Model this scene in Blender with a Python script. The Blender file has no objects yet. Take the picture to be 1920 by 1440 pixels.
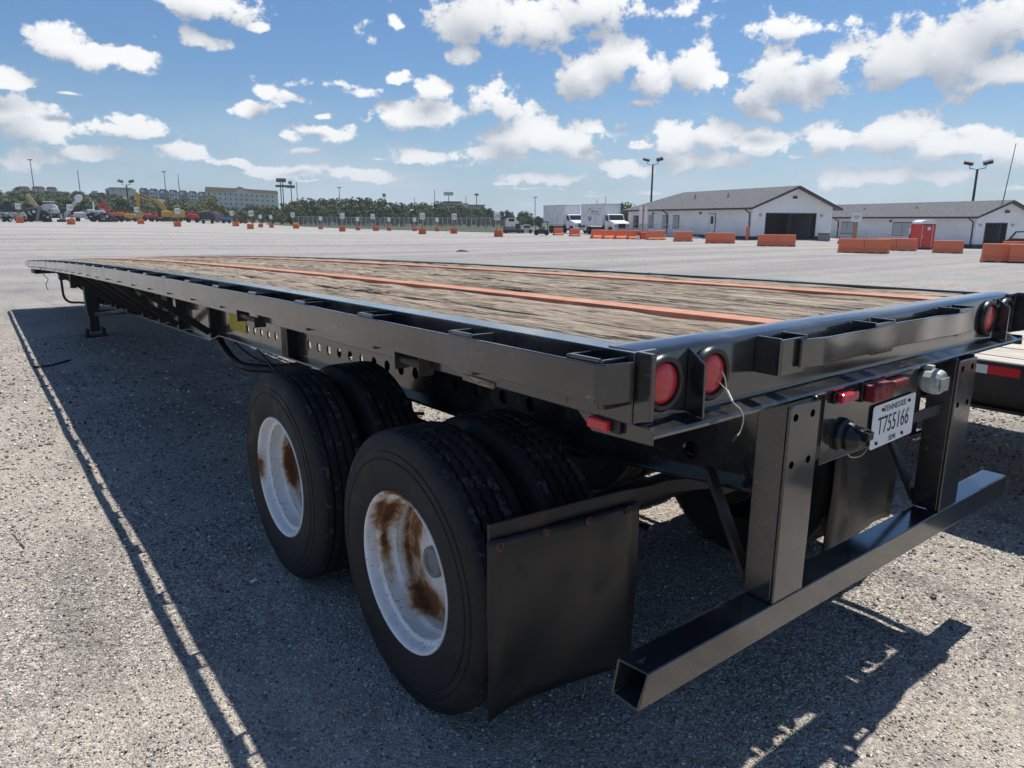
import bpy, bmesh, math, random
import numpy as np
from mathutils import Vector, Matrix
R = math.radians
random.seed(11); rng = np.random.default_rng(7)
scn = bpy.context.scene
col = scn.collection

# ---------------------------------------------------------------- camera
CAM = np.array([-2.4435, -1.0721, 1.7758]); YAW, PIT, ROL, FPX = 0.660227, 0.226073, 0.004699, 1342.52   # pixels of the 1920 x 1440 photograph
cy_, sy_, cp_, sp_ = math.cos(YAW), math.sin(YAW), math.cos(PIT), math.sin(PIT)
FW = np.array([sy_*cp_, cy_*cp_, -sp_]); RT = np.array([cy_, -sy_, 0.]); UP = np.cross(RT, FW)
RT, UP = math.cos(ROL)*RT + math.sin(ROL)*UP, -math.sin(ROL)*RT + math.cos(ROL)*UP
cd = bpy.data.cameras.new('camera'); cam = bpy.data.objects.new('camera', cd); col.objects.link(cam)
cd.sensor_width = 36; cd.lens = FPX/1920*36; cd.clip_start = .05; cd.clip_end = 20000
cam.matrix_world = Matrix(((RT[0], UP[0], -FW[0], CAM[0]), (RT[1], UP[1], -FW[1], CAM[1]), (RT[2], UP[2], -FW[2], CAM[2]), (0, 0, 0, 1)))
scn.camera = cam
def ray(X, Y): return FW + RT*(X-960)/FPX + UP*(720-Y)/FPX

# ---------------------------------------------------------------- light
SUN_AZ, SUN_EL = math.atan2(.43, .069), math.atan2(1, math.hypot(.43, .069))     # azimuth from +Y towards +X
sunv = Vector((math.sin(SUN_AZ)*math.cos(SUN_EL), math.cos(SUN_AZ)*math.cos(SUN_EL), math.sin(SUN_EL)))
sl = bpy.data.lights.new('sun', 'SUN'); sl.energy = 5.0; sl.angle = R(.53); sl.color = (1, .965, .9)
so = bpy.data.objects.new('sun', sl); col.objects.link(so); so.rotation_euler = (-sunv).to_track_quat('-Z', 'Y').to_euler()
so.location = (20, 5, 40)
scn.view_settings.view_transform = 'Standard'; scn.view_settings.look = 'None'
scn.view_settings.exposure = .2; scn.view_settings.gamma = 1
scn.cycles.max_bounces = 5; scn.cycles.diffuse_bounces = 3; scn.cycles.glossy_bounces = 2; scn.cycles.transparent_max_bounces = 6
scn.cycles.use_adaptive_sampling = True; scn.cycles.adaptive_threshold = .025; scn.cycles.sample_clamp_indirect = 6

w = bpy.data.worlds.new('World'); scn.world = w; w.use_nodes = True
class NT:                                   # small node helper
    def __init__(s, tree): s.t = tree; s.n = tree.nodes; s.l = tree.links
    def new(s, ty, **kw):
        o = s.n.new(ty)
        for k, v in kw.items(): setattr(o, k, v)
        return o
    def put(s, sock, v):
        if isinstance(v, bpy.types.NodeSocket): s.l.new(v, sock)
        elif v is not None: sock.default_value = v
    def math(s, op, a, b=None, c=None, clamp=False):
        o = s.new('ShaderNodeMath', operation=op, use_clamp=clamp)
        for i, v in enumerate((a, b, c)):
            if v is not None: s.put(o.inputs[i], v)
        return o.outputs[0]
    def vec(s, op, a, b=None):
        o = s.new('ShaderNodeVectorMath', operation=op); s.put(o.inputs[0], a)
        if b is not None: s.put(o.inputs[1], b)
        return o.outputs[1] if op in ('LENGTH', 'DOT_PRODUCT', 'DISTANCE') else o.outputs[0]
    def noise(s, v, scale, detail=2, rough=.5, dist=0, out='Fac'):
        o = s.new('ShaderNodeTexNoise'); s.put(o.inputs['Vector'], v); s.put(o.inputs['Scale'], scale)
        o.inputs['Detail'].default_value = detail; o.inputs['Roughness'].default_value = rough; o.inputs['Distortion'].default_value = dist
        return o.outputs[out]
    def mapping(s, v, loc=(0, 0, 0), rot=(0, 0, 0), sc=(1, 1, 1), ty='POINT'):
        o = s.new('ShaderNodeMapping', vector_type=ty); s.put(o.inputs['Vector'], v)
        o.inputs['Location'].default_value = loc; o.inputs['Rotation'].default_value = rot; o.inputs['Scale'].default_value = sc
        return o.outputs[0]
    def ramp(s, f, lo, hi, a=0., b=1.):
        o = s.new('ShaderNodeMapRange', interpolation_type='SMOOTHSTEP'); s.put(o.inputs[0], f)
        for i, v in ((1, lo), (2, hi), (3, a), (4, b)): s.put(o.inputs[i], v)
        return o.outputs[0]
    def mix(s, f, a, b, mode='MIX'):
        o = s.new('ShaderNodeMix', data_type='RGBA', blend_type=mode); s.put(o.inputs[0], f)
        for i, v in ((6, a), (7, b)):
            if isinstance(v, tuple) and len(v) == 3: v = (*v, 1)
            s.put(o.inputs[i], v)
        return o.outputs[2]
    def grey(s, v):
        o = s.new('ShaderNodeCombineColor'); 
        for i in range(3): s.put(o.inputs[i], v)
        return o.outputs[0]

# cumulus: (px, py, half width, half height) of the clouds that the photograph shows
CLOUDS = [(390, 4, 85, 30), (110, 78, 50, 28), (180, 100, 75, 20), (250, 103, 45, 20), (378, 74, 52, 17), (482, 53, 22, 9), (502, 170, 26, 15), (550, 182, 46, 12),
 (465, 205, 44, 14), (600, 213, 30, 8), (605, 250, 66, 20), (570, 282, 36, 6), (890, 30, 95, 52), (1020, 45, 120, 42), (1120, 10, 90, 40), (868, 106, 34, 14), (742, 147, 32, 13),
 (742, 40, 14, 12), (818, 165, 42, 24), (790, 215, 100, 24), (935, 195, 72, 38), (1100, 140, 74, 46), (1160, 115, 60, 44), (1215, 140, 50, 40), (1300, 125, 46, 40), (1340, 145, 36, 16), (1192, 194, 28, 9), (1425, 172, 80, 38),
 (1490, 145, 90, 48), (1560, 118, 55, 36), (1440, 215, 40, 12), (1700, 110, 74, 50), (1790, 90, 130, 62), (1880, 40, 90, 56), (1880, 130, 80, 34), (1690, 140, 45, 24), (960, 250, 70, 36), (1050, 262, 110, 32), (900, 290, 60, 20), (1110, 240, 30, 14),
 (1270, 262, 62, 26), (1340, 250, 60, 32), (1420, 265, 60, 22), (1310, 300, 90, 20), (1570, 260, 60, 28), (1680, 255, 90, 34), (1760, 270, 80, 28), (1820, 245, 24, 12), (1890, 285, 60, 34), (1640, 330, 120, 18), (1180, 320, 60, 16),
 (785, 295, 48, 16), (30, 205, 60, 30), (80, 245, 70, 20), (10, 150, 60, 18), (250, 245, 80, 18), (120, 175, 28, 5), (440, 305, 40, 10), (190, 290, 80, 14), (340, 285, 60, 16), (540, 320, 70, 12), (60, 300, 60, 16), (700, 330, 90, 12), (1020, 335, 90, 14), (240, 225, 40, 16), (1760, 330, 80, 14)]
def azel(X, Y):
    d = ray(X, Y); d = d/np.linalg.norm(d); return math.atan2(d[0], d[1]), math.asin(d[2])
def cloud_group(name, blobs):               # distance field of one sector's clouds, in azimuth and elevation
    g = bpy.data.node_groups.new(name, 'ShaderNodeTree')
    g.interface.new_socket('Vector', in_out='INPUT', socket_type='NodeSocketVector'); g.interface.new_socket('Density', in_out='OUTPUT', socket_type='NodeSocketFloat')
    G = NT(g); gi = G.new('NodeGroupInput'); go = G.new('NodeGroupOutput'); dm = None
    for X, Y, a, b in blobs:
        A, E_ = azel(X, Y); ce = math.cos(E_); m = G.vec('LENGTH', G.mapping(gi.outputs[0], (A, E_, 0), (0, 0, 0), (a*.97/FPX/ce*.95, b*1.05/FPX, 1), 'TEXTURE')); dm = m if dm is None else G.math('MINIMUM', dm, m)
    G.put(go.inputs[0], G.math('SUBTRACT', 1.0, dm)); return g
N = NT(w.node_tree); N.n.clear()
tc = N.new('ShaderNodeTexCoord'); d0 = tc.outputs['Generated']
sky = N.new('ShaderNodeTexSky', sky_type='NISHITA', sun_disc=False, sun_elevation=SUN_EL, sun_rotation=SUN_AZ)
sky.altitude = 0; sky.air_density = 1.15; sky.dust_density = .3; sky.ozone_density = 2.2
SKY = .074
sz = N.new('ShaderNodeSeparateXYZ'); N.put(sz.inputs[0], d0)
veil = N.ramp(sz.outputs[2], .19, .0, 0, 1); vn = N.noise(N.mapping(d0, sc=(1, 1, 3.5)), 2.6, 5, .6)
veil = N.math('MULTIPLY', veil, N.ramp(vn, .36, .66, .3, .95)); base = N.mix(veil, N.mix(1, sky.outputs[0], (.64, .89, 1.17), 'MULTIPLY'), (6.6, 7.9, 9.4)); hz = N.ramp(sz.outputs[2], .13, .0, 0, .6); fade = N.ramp(sz.outputs[2], -.01, .03, 0, .97)
azw = N.math('ARCTAN2', sz.outputs[0], sz.outputs[1]); cb = N.new('ShaderNodeCombineXYZ'); N.put(cb.inputs[0], azw); N.put(cb.inputs[1], N.math('ARCSINE', sz.outputs[2]))
ae = N.vec('ADD', cb.outputs[0], N.vec('MULTIPLY', N.vec('SUBTRACT', N.noise(d0, 16, 2, .6, out='Color'), (.5, .5, .5)), (.03, .02, 0)))
zc = N.math('MAXIMUM', N.math('ADD', sz.outputs[2], .07), .035); pl = N.new('ShaderNodeCombineXYZ'); N.put(pl.inputs[0], N.math('DIVIDE', sz.outputs[0], zc)); N.put(pl.inputs[1], N.math('DIVIDE', sz.outputs[1], zc))
def field(v): return N.math('MULTIPLY', N.math('SUBTRACT', N.noise(v, .8, 3, .55), .64), 6.5)       # the cloud field over the whole sky: a flat layer seen in perspective
Fa = field(pl.outputs[0]); Fb = field(N.vec('MULTIPLY', pl.outputs[0], (.93, .93, 1))); fb = N.math('SUBTRACT', N.noise(N.mapping(d0, sc=(1, 1, 1.3)), 27, 9, .63), .5)
def sky_shader(blobs, name):
    Da, Db = Fa, Fb
    if blobs:
        g = cloud_group(name, blobs)
        def dens(v):
            o = N.new('ShaderNodeGroup'); o.node_tree = g; N.put(o.inputs[0], v); return o.outputs[0]
        Da = N.math('MAXIMUM', Da, dens(ae)); Db = N.math('MAXIMUM', Db, dens(N.vec('ADD', ae, (.010, .028, 0))))
    Da = N.math('MAXIMUM', Da, -1.2); Db = N.math('MAXIMUM', Db, -1.2); Dt = N.math('ADD', Da, N.math('MULTIPLY', fb, 3.2)); mask = N.ramp(Dt, -.04, .36)
    lit = N.math('ADD', N.math('ADD', .36, N.math('MULTIPLY', N.math('SUBTRACT', Da, Db), .5)), N.math('MULTIPLY', fb, 1.25), clamp=True); lit = N.math('SUBTRACT', lit, N.ramp(Dt, .5, 1.3, 0, .22), clamp=True)
    cc = N.mix(N.ramp(lit, .06, .80), (5.0, 5.5, 6.4), (12.2, 12.2, 12.1)); cc = N.mix(hz, cc, (7.8, 8.6, 9.6))
    bg = N.new('ShaderNodeBackground'); bg.inputs[1].default_value = SKY; N.put(bg.inputs[0], N.mix(N.math('MULTIPLY', mask, fade), base, cc)); return bg.outputs[0]
cuts_ = [-300, 250, 560, 860, 1130, 1420, 2300]; sh = sky_shader([], 'cloud_field')
for i in range(6):
    lo, hi = cuts_[i], cuts_[i+1]; bl = [c for c in CLOUDS if c[0]+c[2]*1.7+40 > lo and c[0]-c[2]*1.7-40 < hi]
    inside = N.math('MULTIPLY', N.math('GREATER_THAN', azw, azel(lo, 250)[0]), N.math('LESS_THAN', azw, azel(hi, 250)[0])); inside = N.math('MULTIPLY', inside, N.math('MULTIPLY', N.math('GREATER_THAN', sz.outputs[2], 0.), N.math('LESS_THAN', sz.outputs[2], .62)))
    mx = N.new('ShaderNodeMixShader'); N.put(mx.inputs[0], inside); N.l.new(sh, mx.inputs[1]); N.l.new(sky_shader(bl, 'cloud_sector'), mx.inputs[2]); sh = mx.outputs[0]
ow = N.new('ShaderNodeOutputWorld'); N.put(ow.inputs[0], sh)
w.cycles.sampling_method = 'MANUAL'; w.cycles.sample_map_resolution = 512

# ---------------------------------------------------------------- materials
MATS = {}
def mat(name, base, rough=.6, metal=0, fn=None, spec=None, coat=0):
    if name in MATS: return MATS[name]
    m = bpy.data.materials.new(name); m.use_nodes = True; T = NT(m.node_tree); b = T.n['Principled BSDF']
    b.inputs['Base Color'].default_value = (*base, 1); b.inputs['Roughness'].default_value = rough; b.inputs['Metallic'].default_value = metal
    if spec is not None: b.inputs['Specular IOR Level'].default_value = spec
    if coat: b.inputs['Coat Weight'].default_value = coat; b.inputs['Coat Roughness'].default_value = .1
    if fn: fn(T, b)
    MATS[name] = m; return m
def ocoord(T): return T.new('ShaderNodeTexCoord').outputs['Object']
def bump(T, b, h, strength=.3, dist=.01):
    o = T.new('ShaderNodeBump'); o.inputs['Strength'].default_value = strength; o.inputs['Distance'].default_value = dist
    T.put(o.inputs['Height'], h); T.put(b.inputs['Normal'], o.outputs[0])
def worn(c1, c2, scale=3, lo=.45, hi=.65, detail=6, r1=.5, r2=.8, bs=0, bd=.003, st=(1, 1, 1), bscale=None):
    def f(T, b):
        v = T.mapping(ocoord(T), sc=st); n = T.noise(v, scale, detail, .6); k = T.ramp(n, lo, hi)
        T.put(b.inputs['Base Color'], T.mix(k, c1, c2)); T.put(b.inputs['Roughness'], T.ramp(k, 0, 1, r1, r2))
        if bs: bump(T, b, T.noise(v, bscale or scale*6, 4, .6), bs, bd)
    return f
def f_black(T, b):
    v = ocoord(T); n = T.noise(v, 2.3, 7, .62); n2 = T.noise(T.mapping(v, sc=(1, 1, 1)), 26, 5, .6)
    c = T.mix(T.ramp(n, .42, .72), (.018, .0185, .02), (.072, .069, .065))
    c = T.mix(T.ramp(n2, .66, .76), c, (.12, .113, .104)); sc_ = T.math('MAXIMUM', T.noise(T.mapping(v, rot=(0, 0, .03), sc=(60, 2.5, 60)), 1, 3, .5), T.noise(T.mapping(v, rot=(.2, 0, 0), sc=(2.5, 60, 45)), 1, 3, .5)); c = T.mix(T.math('MULTIPLY', T.ramp(sc_, .70, .73, 0, .8), T.ramp(n2, .45, .6)), c, (.17, .16, .15)); n4 = T.noise(v, 55, 4, .7); c = T.mix(T.math('MULTIPLY', T.ramp(n4, .66, .7), T.ramp(n, .5, .6)), c, (.13, .06, .035)); T.put(b.inputs['Base Color'], c); b.inputs['Coat Weight'].default_value = .8; b.inputs['Coat Roughness'].default_value = .1
    T.put(b.inputs['Roughness'], T.ramp(n, .3, .75, .10, .34))
    st = T.noise(T.mapping(v, sc=(9, 9, 60)), 1, 4, .55); st2 = T.noise(v, 14, 4, .5)
    bump(T, b, T.math('ADD', T.math('MULTIPLY', st, .5), st2), .2, .003)
def f_blackrust(T, b):
    v = ocoord(T); n = T.noise(v, 5, 8, .65)
    T.put(b.inputs['Base Color'], T.mix(T.ramp(n, .5, .68), (.02, .02, .021), (.085, .05, .035))); T.put(b.inputs['Roughness'], T.ramp(n, .4, .7, .45, .85))
    bump(T, b, T.noise(v, 40, 4, .6), .4, .003)
def f_wood(T, b):
    v = ocoord(T); inf = T.new('ShaderNodeObjectInfo').outputs['Random']; off = T.new('ShaderNodeCombineXYZ')
    T.put(off.inputs[0], T.math('MULTIPLY', inf, 37.)); T.put(off.inputs[1], T.math('MULTIPLY', inf, 91.)); v = T.vec('ADD', v, off.outputs[0])
    gr = T.noise(T.mapping(v, sc=(95, 6.5, 40)), 1, 8, .66, .3); gr2 = T.noise(T.mapping(v, sc=(260, 14, 80)), 1, 4, .6); bl = T.noise(T.mapping(v, sc=(6, 1.3, 4)), 1, 6, .62); cr = T.noise(T.mapping(v, sc=(22, 1.0, 14)), 1, 7, .64, .25)
    c = T.mix(T.ramp(gr, .30, .68), (.095, .068, .046), (.46, .365, .275)); c = T.mix(T.ramp(bl, .32, .72, 0, .7), c, T.mix(T.ramp(gr2, .28, .7), (.19, .152, .114), (.57, .485, .39)))
    c = T.mix(T.ramp(bl, .42, .30, 0, .65), c, (.17, .115, .075)); sp_ = T.ramp(T.math('ABSOLUTE', T.math('SUBTRACT', cr, .5)), 0.0, .034, 1, 0); sp_ = T.math('MULTIPLY', sp_, T.ramp(bl, .40, .58)); c = T.mix(sp_, c, (.018, .014, .011))
    c = T.mix(T.ramp(gr2, .28, .42, .8, 0), c, (.03, .024, .019)); k = T.math('ADD', .74, T.math('MULTIPLY', inf, .42)); T.put(b.inputs['Base Color'], T.mix(1, c, T.grey(k), 'MULTIPLY'))
    bump(T, b, T.math('SUBTRACT', T.math('ADD', gr, T.math('MULTIPLY', gr2, .5)), T.math('MULTIPLY', sp_, .8)), .9, .009)
def f_palewood(T, b):
    v = ocoord(T); gr = T.noise(T.mapping(v, sc=(50, 3, 30)), 1, 6, .6)
    T.put(b.inputs['Base Color'], T.mix(T.ramp(gr, .3, .7), (.34, .3, .25), (.62, .57, .49))); bump(T, b, gr, .5, .004)
def f_rim(patches):
    def f(T, b):
        v = ocoord(T); n = T.noise(v, 19, 7, .68); m = None
        for c, rad, k in patches:
            d = T.vec('LENGTH', T.mapping(v, c, (0, 0, 0), rad, 'TEXTURE')); q = T.math('MULTIPLY', T.math('SUBTRACT', 1., d), k); m = q if m is None else T.math('MAXIMUM', m, q)
        m = T.math('ADD', m, T.math('MULTIPLY', T.math('SUBTRACT', n, .5), 2.4)); sp = T.noise(v, 85, 3, .5); k2 = T.ramp(m, -.05, .75); k3 = T.ramp(m, .35, 1.1)
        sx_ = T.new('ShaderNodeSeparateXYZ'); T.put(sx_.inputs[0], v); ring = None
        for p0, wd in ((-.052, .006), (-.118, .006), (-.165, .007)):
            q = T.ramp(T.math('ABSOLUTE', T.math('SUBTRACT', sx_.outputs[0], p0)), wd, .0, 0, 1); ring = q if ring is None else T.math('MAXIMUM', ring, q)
        ring = T.math('MULTIPLY', ring, T.ramp(n, .4, .62, .1, .75))  # crease bands: rust line plus occlusion shade painted into the colour
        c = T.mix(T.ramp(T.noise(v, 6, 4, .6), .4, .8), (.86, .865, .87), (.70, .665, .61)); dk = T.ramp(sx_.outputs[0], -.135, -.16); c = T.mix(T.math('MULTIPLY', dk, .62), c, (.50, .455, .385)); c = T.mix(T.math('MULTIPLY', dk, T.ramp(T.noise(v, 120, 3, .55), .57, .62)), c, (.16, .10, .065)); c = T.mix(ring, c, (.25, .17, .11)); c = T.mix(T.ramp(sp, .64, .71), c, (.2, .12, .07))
        rc = T.mix(T.ramp(T.noise(v, 40, 5, .6), .3, .7), (.42, .18, .05), (.24, .09, .025)); rc = T.mix(T.math('MULTIPLY', k3, .75), rc, (.10, .042, .022)); c = T.mix(T.ramp(m, -.7, .3, 0, .55), c, (.60, .44, .27)); T.put(b.inputs['Base Color'], T.mix(k2, c, rc)); T.put(b.inputs['Roughness'], T.ramp(k2, 0, 1, .36, .9))
        bump(T, b, T.math('ADD', T.math('MULTIPLY', k2, .5), T.math('MULTIPLY', n, .3)), .3, .003)
    return f
def f_tyre(T, b):
    v = ocoord(T); n = T.noise(v, 7, 6, .65); n2 = T.noise(v, 60, 3, .6)
    c = T.mix(T.ramp(n, .4, .75), (.0115, .0122, .0135), (.034, .033, .032)); rr = T.new('ShaderNodeSeparateXYZ'); T.put(rr.inputs[0], v); rad = T.math('SQRT', T.math('ADD', T.math('POWER', rr.outputs[1], 2.), T.math('POWER', rr.outputs[2], 2.))); c = T.mix(T.ramp(n2, .6, .78, 0, .5), c, (.075, .07, .065)); n3 = T.noise(v, 16, 6, .7); c = T.mix(T.math('MULTIPLY', T.ramp(rad, .516, .5215), T.ramp(n3, .56, .6, .08, .8)), c, (.095, .095, .098)); lv = T.new('ShaderNodeCombineXYZ'); T.put(lv.inputs[0], T.math('MULTIPLY', rad, 260.)); T.put(lv.inputs[1], T.math('MULTIPLY', n, 3.)); cl = T.noise(lv.outputs[0], 1, 3, .6); c = T.mix(T.math('MULTIPLY', T.ramp(cl, .5, .75), T.ramp(n, .4, .7, .15, .8)), c, (.05, .047, .045)); T.put(b.inputs['Base Color'], c)
    T.put(b.inputs['Roughness'], T.ramp(n, .3, .7, .5, .85)); bump(T, b, T.noise(v, 120, 3, .6), .25, .002)
def f_ground(T, b):
    v = T.new('ShaderNodeTexCoord').outputs['Object']
    wv = T.vec('ADD', v, T.vec('MULTIPLY', T.vec('SUBTRACT', T.noise(v, 30, 2, .5, out='Color'), (.5, .5, .5)), (.02, .02, .02)))
    vo = T.new('ShaderNodeTexVoronoi', feature='F1', distance='EUCLIDEAN'); T.put(vo.inputs['Vector'], wv); vo.inputs['Scale'].default_value = 95; vo.inputs['Randomness'].default_value = 1
    v2 = T.new('ShaderNodeTexVoronoi', feature='F1'); T.put(v2.inputs['Vector'], wv); v2.inputs['Scale'].default_value = 230
    rn = T.new('ShaderNodeSeparateColor'); T.put(rn.inputs[0], vo.outputs['Color']); r2 = T.new('ShaderNodeSeparateColor'); T.put(r2.inputs[0], v2.outputs['Color'])
    g = T.math('POWER', rn.outputs[0], 1.7); g = T.math('ADD', T.math('MULTIPLY', g, .62), T.math('MULTIPLY', r2.outputs[0], .3))
    c = T.mix(g, (.07, .063, .055), (.97, .885, .775)); c = T.mix(T.ramp(rn.outputs[1], .86, .95, 0, .5), c, (.38, .24, .17))
    big = T.noise(v, .55, 6, .6); c = T.mix(T.ramp(big, .38, .64, .0, .62), c, (.60, .525, .44)); bg2 = T.noise(T.mapping(v, rot=(0, 0, .5), sc=(2.2, .45, 1)), 1, 5, .6); c = T.mix(T.ramp(bg2, .50, .66, 0, .42), c, (.17, .155, .145))
    pt = T.noise(v, 3.1, 5, .65); c = T.mix(T.ramp(pt, .52, .72, 0, .4), c, (.2, .18, .16))
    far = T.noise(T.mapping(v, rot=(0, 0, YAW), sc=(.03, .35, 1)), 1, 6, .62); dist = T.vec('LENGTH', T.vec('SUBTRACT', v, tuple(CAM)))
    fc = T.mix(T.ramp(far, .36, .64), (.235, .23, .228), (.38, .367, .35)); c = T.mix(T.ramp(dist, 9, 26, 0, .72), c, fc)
    T.put(b.inputs['Base Color'], c); b.inputs['Specular IOR Level'].default_value = .25
    h = T.math('SUBTRACT', 1., vo.outputs['Distance']); h = T.math('ADD', T.math('MULTIPLY', T.math('SUBTRACT', 1., T.math('MULTIPLY', vo.outputs['Distance'], 1.2)), T.math('ADD', .4, rn.outputs[2])), T.math('MULTIPLY', r2.outputs[1], .25))
    bump(T, b, h, 1., .011)
def f_noisecol(c1, c2, scale, bs=.3, bd=.02):
    def f(T, b):
        v = ocoord(T); n = T.noise(v, scale, 5, .6); T.put(b.inputs['Base Color'], T.mix(T.ramp(n, .35, .65), c1, c2)); bump(T, b, n, bs, bd)
    return f
def f_leaf(c1, c2):
    def f(T, b):
        i = T.new('ShaderNodeObjectInfo').outputs['Random']; n = T.noise(T.new('ShaderNodeNewGeometry').outputs['Position'], .8, 3, .6)
        T.put(b.inputs['Base Color'], T.mix(T.ramp(T.math('ADD', T.math('MULTIPLY', i, .4), T.math('MULTIPLY', n, .8)), .3, .8), c1, c2))
    return f
def f_siding(T, b):
    v = ocoord(T); s = T.new('ShaderNodeSeparateXYZ'); T.put(s.inputs[0], v); k = T.math('FRACT', T.math('MULTIPLY', s.outputs[2], 5.)); n = T.noise(v, .7, 5, .6)
    T.put(b.inputs['Base Color'], T.mix(T.ramp(n, .3, .8), (.90, .90, .89), (.80, .795, .77))); bump(T, b, k, .3, .02)
def setup_materials():
    mat('black_paint', (.01, .01, .01), .3, 0, f_black); mat('black_rust', (.01, .01, .01), .5, 0, f_blackrust)
    mat('wood', (.3, .25, .2), .85, 0, f_wood, .2); mat('pale_wood', (.5, .45, .4), .8, 0, f_palewood, .2)
    mat('rust_strip', (.4, .12, .07), .8, 0, worn((.44, .175, .10), (.50, .265, .18), 9, .4, .7, 6, .75, .9, .4, .002))
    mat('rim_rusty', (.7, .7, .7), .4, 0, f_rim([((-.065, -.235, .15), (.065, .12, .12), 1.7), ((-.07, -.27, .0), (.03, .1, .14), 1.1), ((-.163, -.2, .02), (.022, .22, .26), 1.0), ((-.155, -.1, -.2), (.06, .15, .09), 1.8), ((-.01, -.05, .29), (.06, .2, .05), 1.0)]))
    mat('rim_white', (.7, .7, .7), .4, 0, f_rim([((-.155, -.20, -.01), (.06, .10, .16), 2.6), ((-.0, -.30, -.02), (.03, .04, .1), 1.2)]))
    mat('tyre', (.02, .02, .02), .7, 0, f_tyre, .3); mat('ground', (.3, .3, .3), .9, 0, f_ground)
    mat('stone', (.4, .4, .4), .85, 0, None, .3)
    mat('rubber', (.013, .0135, .0145), .55, 0, worn((.009, .0095, .0105), (.018, .0178, .0175), 4, .45, .7, 5, .34, .6, .2, .002))
    mat('red_lens', (.60, .022, .035), .2, 0, worn((.62, .02, .035), (.5, .03, .04), 8, .4, .7, 3, .16, .3), None, .3)
    mat('dark_red_lens', (.25, .012, .018), .3, 0, worn((.24, .01, .015), (.12, .02, .02), 30, .4, .6)); mat('black_plastic', (.012, .012, .013), .35)
    mat('white_enamel', (.78, .79, .8), .35, 0, worn((.78, .79, .8), (.6, .58, .54), 14, .6, .75, 5, .3, .5)); mat('ink', (.012, .013, .018), .5); mat('hole', (.002, .002, .002), 1, 0, None, 0); mat('yellow_decal', (.62, .47, .02), .5, 0, worn((.62, .47, .02), (.45, .36, .08), 12, .5, .7))
    mat('lamp_grey', (.42, .44, .42), .55, 0, worn((.45, .47, .44), (.3, .3, .27), 20)); mat('rust_bolt', (.11, .045, .035), .8, 0, worn((.13, .05, .038), (.06, .03, .025), 60, .4, .6)); mat('steel', (.4, .4, .4), .4, .8); mat('cream_wire', (.6, .56, .45), .6); mat('thin_black', (.015, .015, .015), .5)
    mat('tape_white', (.78, .78, .78), .35); mat('tape_red', (.62, .02, .03), .35)
    mat('orange', (.72, .12, .02), .55, 0, worn((.74, .125, .025), (.55, .12, .045), 3, .5, .75, 6, .5, .7)); mat('orange_fade', (.75, .2, .09), .6, 0, worn((.82, .185, .07), (.74, .23, .11), 1.5, .4, .7))
    mat('post_wood', (.42, .25, .13), .85, 0, f_noisecol((.42, .26, .14), (.32, .2, .11), 6)); mat('sign_white', (.8, .8, .8), .5)
    mat('siding', (.78, .78, .77), .6, 0, f_siding); mat('roof', (.2, .2, .205), .9, 0, f_noisecol((.085, .086, .09), (.135, .136, .14), 3.5, .4, .03)); mat('dark_trim', (.03, .032, .035), .5); mat('glass', (.02, .025, .03), .08, 0, None, .6)
    mat('door_dark', (.03, .03, .032), .7); mat('concrete', (.4, .39, .37), .85, 0, f_noisecol((.42, .41, .39), (.33, .32, .3), 2)); mat('base_dark', (.06, .062, .065), .8); mat('galv', (.42, .43, .44), .45, .6); mat('interior', (.13, .125, .12), .8)
    mat('truck_white', (.78, .78, .78), .3, 0, worn((.8, .8, .8), (.68, .68, .67), 1.2), None, .3); mat('truck_dark', (.02, .02, .022), .5); mat('chrome', (.6, .6, .6), .2, .9); mat('pot_red', (.68, .055, .035), .4); mat('pot_white', (.75, .75, .76), .45)
    for n, c in dict(yellow_paint=(.5, .32, .06), tan_paint=(.5, .36, .18), red_paint=(.5, .04, .04), pink_red=(.55, .1, .1), orange_paint=(.62, .16, .04), grey_paint=(.5, .5, .49), light_paint=(.68, .68, .66), blue_paint=(.06, .14, .33), dark_paint=(.03, .032, .036), mid_grey=(.2, .205, .21), teal=(.04, .22, .2)).items(): mat(n, c, .45, 0, worn(c, tuple(x*.7 for x in c), 1.5, .5, .75))
    mat('hotel_wall', (.55, .56, .53), .8, 0, f_noisecol((.70, .68, .62), (.64, .62, .57), .4, .1)); mat('tile_roof', (.62, .36, .21), .85); mat('terracotta', (.4, .17, .11), .85); mat('cream_wall', (.6, .55, .46), .85); mat('beige_wall', (.42, .38, .32), .85); mat('slate', (.1, .105, .12), .8); mat('town_white', (.66, .66, .66), .8); mat('town_grey', (.22, .24, .27), .8); mat('window_dark', (.04, .05, .06), .2)
    mat('bark', (.1, .08, .06), .9); mat('leaf', (.07, .1, .03), .65, 0, f_leaf((.065, .095, .035), (.15, .18, .07)), .2); mat('leaf_dark', (.04, .06, .02), .65, 0, f_leaf((.045, .066, .032), (.09, .115, .05)), .2); mat('leaf_pale', (.13, .15, .05), .65, 0, f_leaf((.13, .15, .06), (.24, .25, .11)), .2)
    mat('grass', (.12, .13, .06), .9, 0, f_noisecol((.05, .07, .025), (.10, .11, .05), .06)); mat('dirt', (.03, .028, .026), .95, 0, f_noisecol((.025, .023, .022), (.06, .055, .05), 6))
setup_materials()

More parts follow.
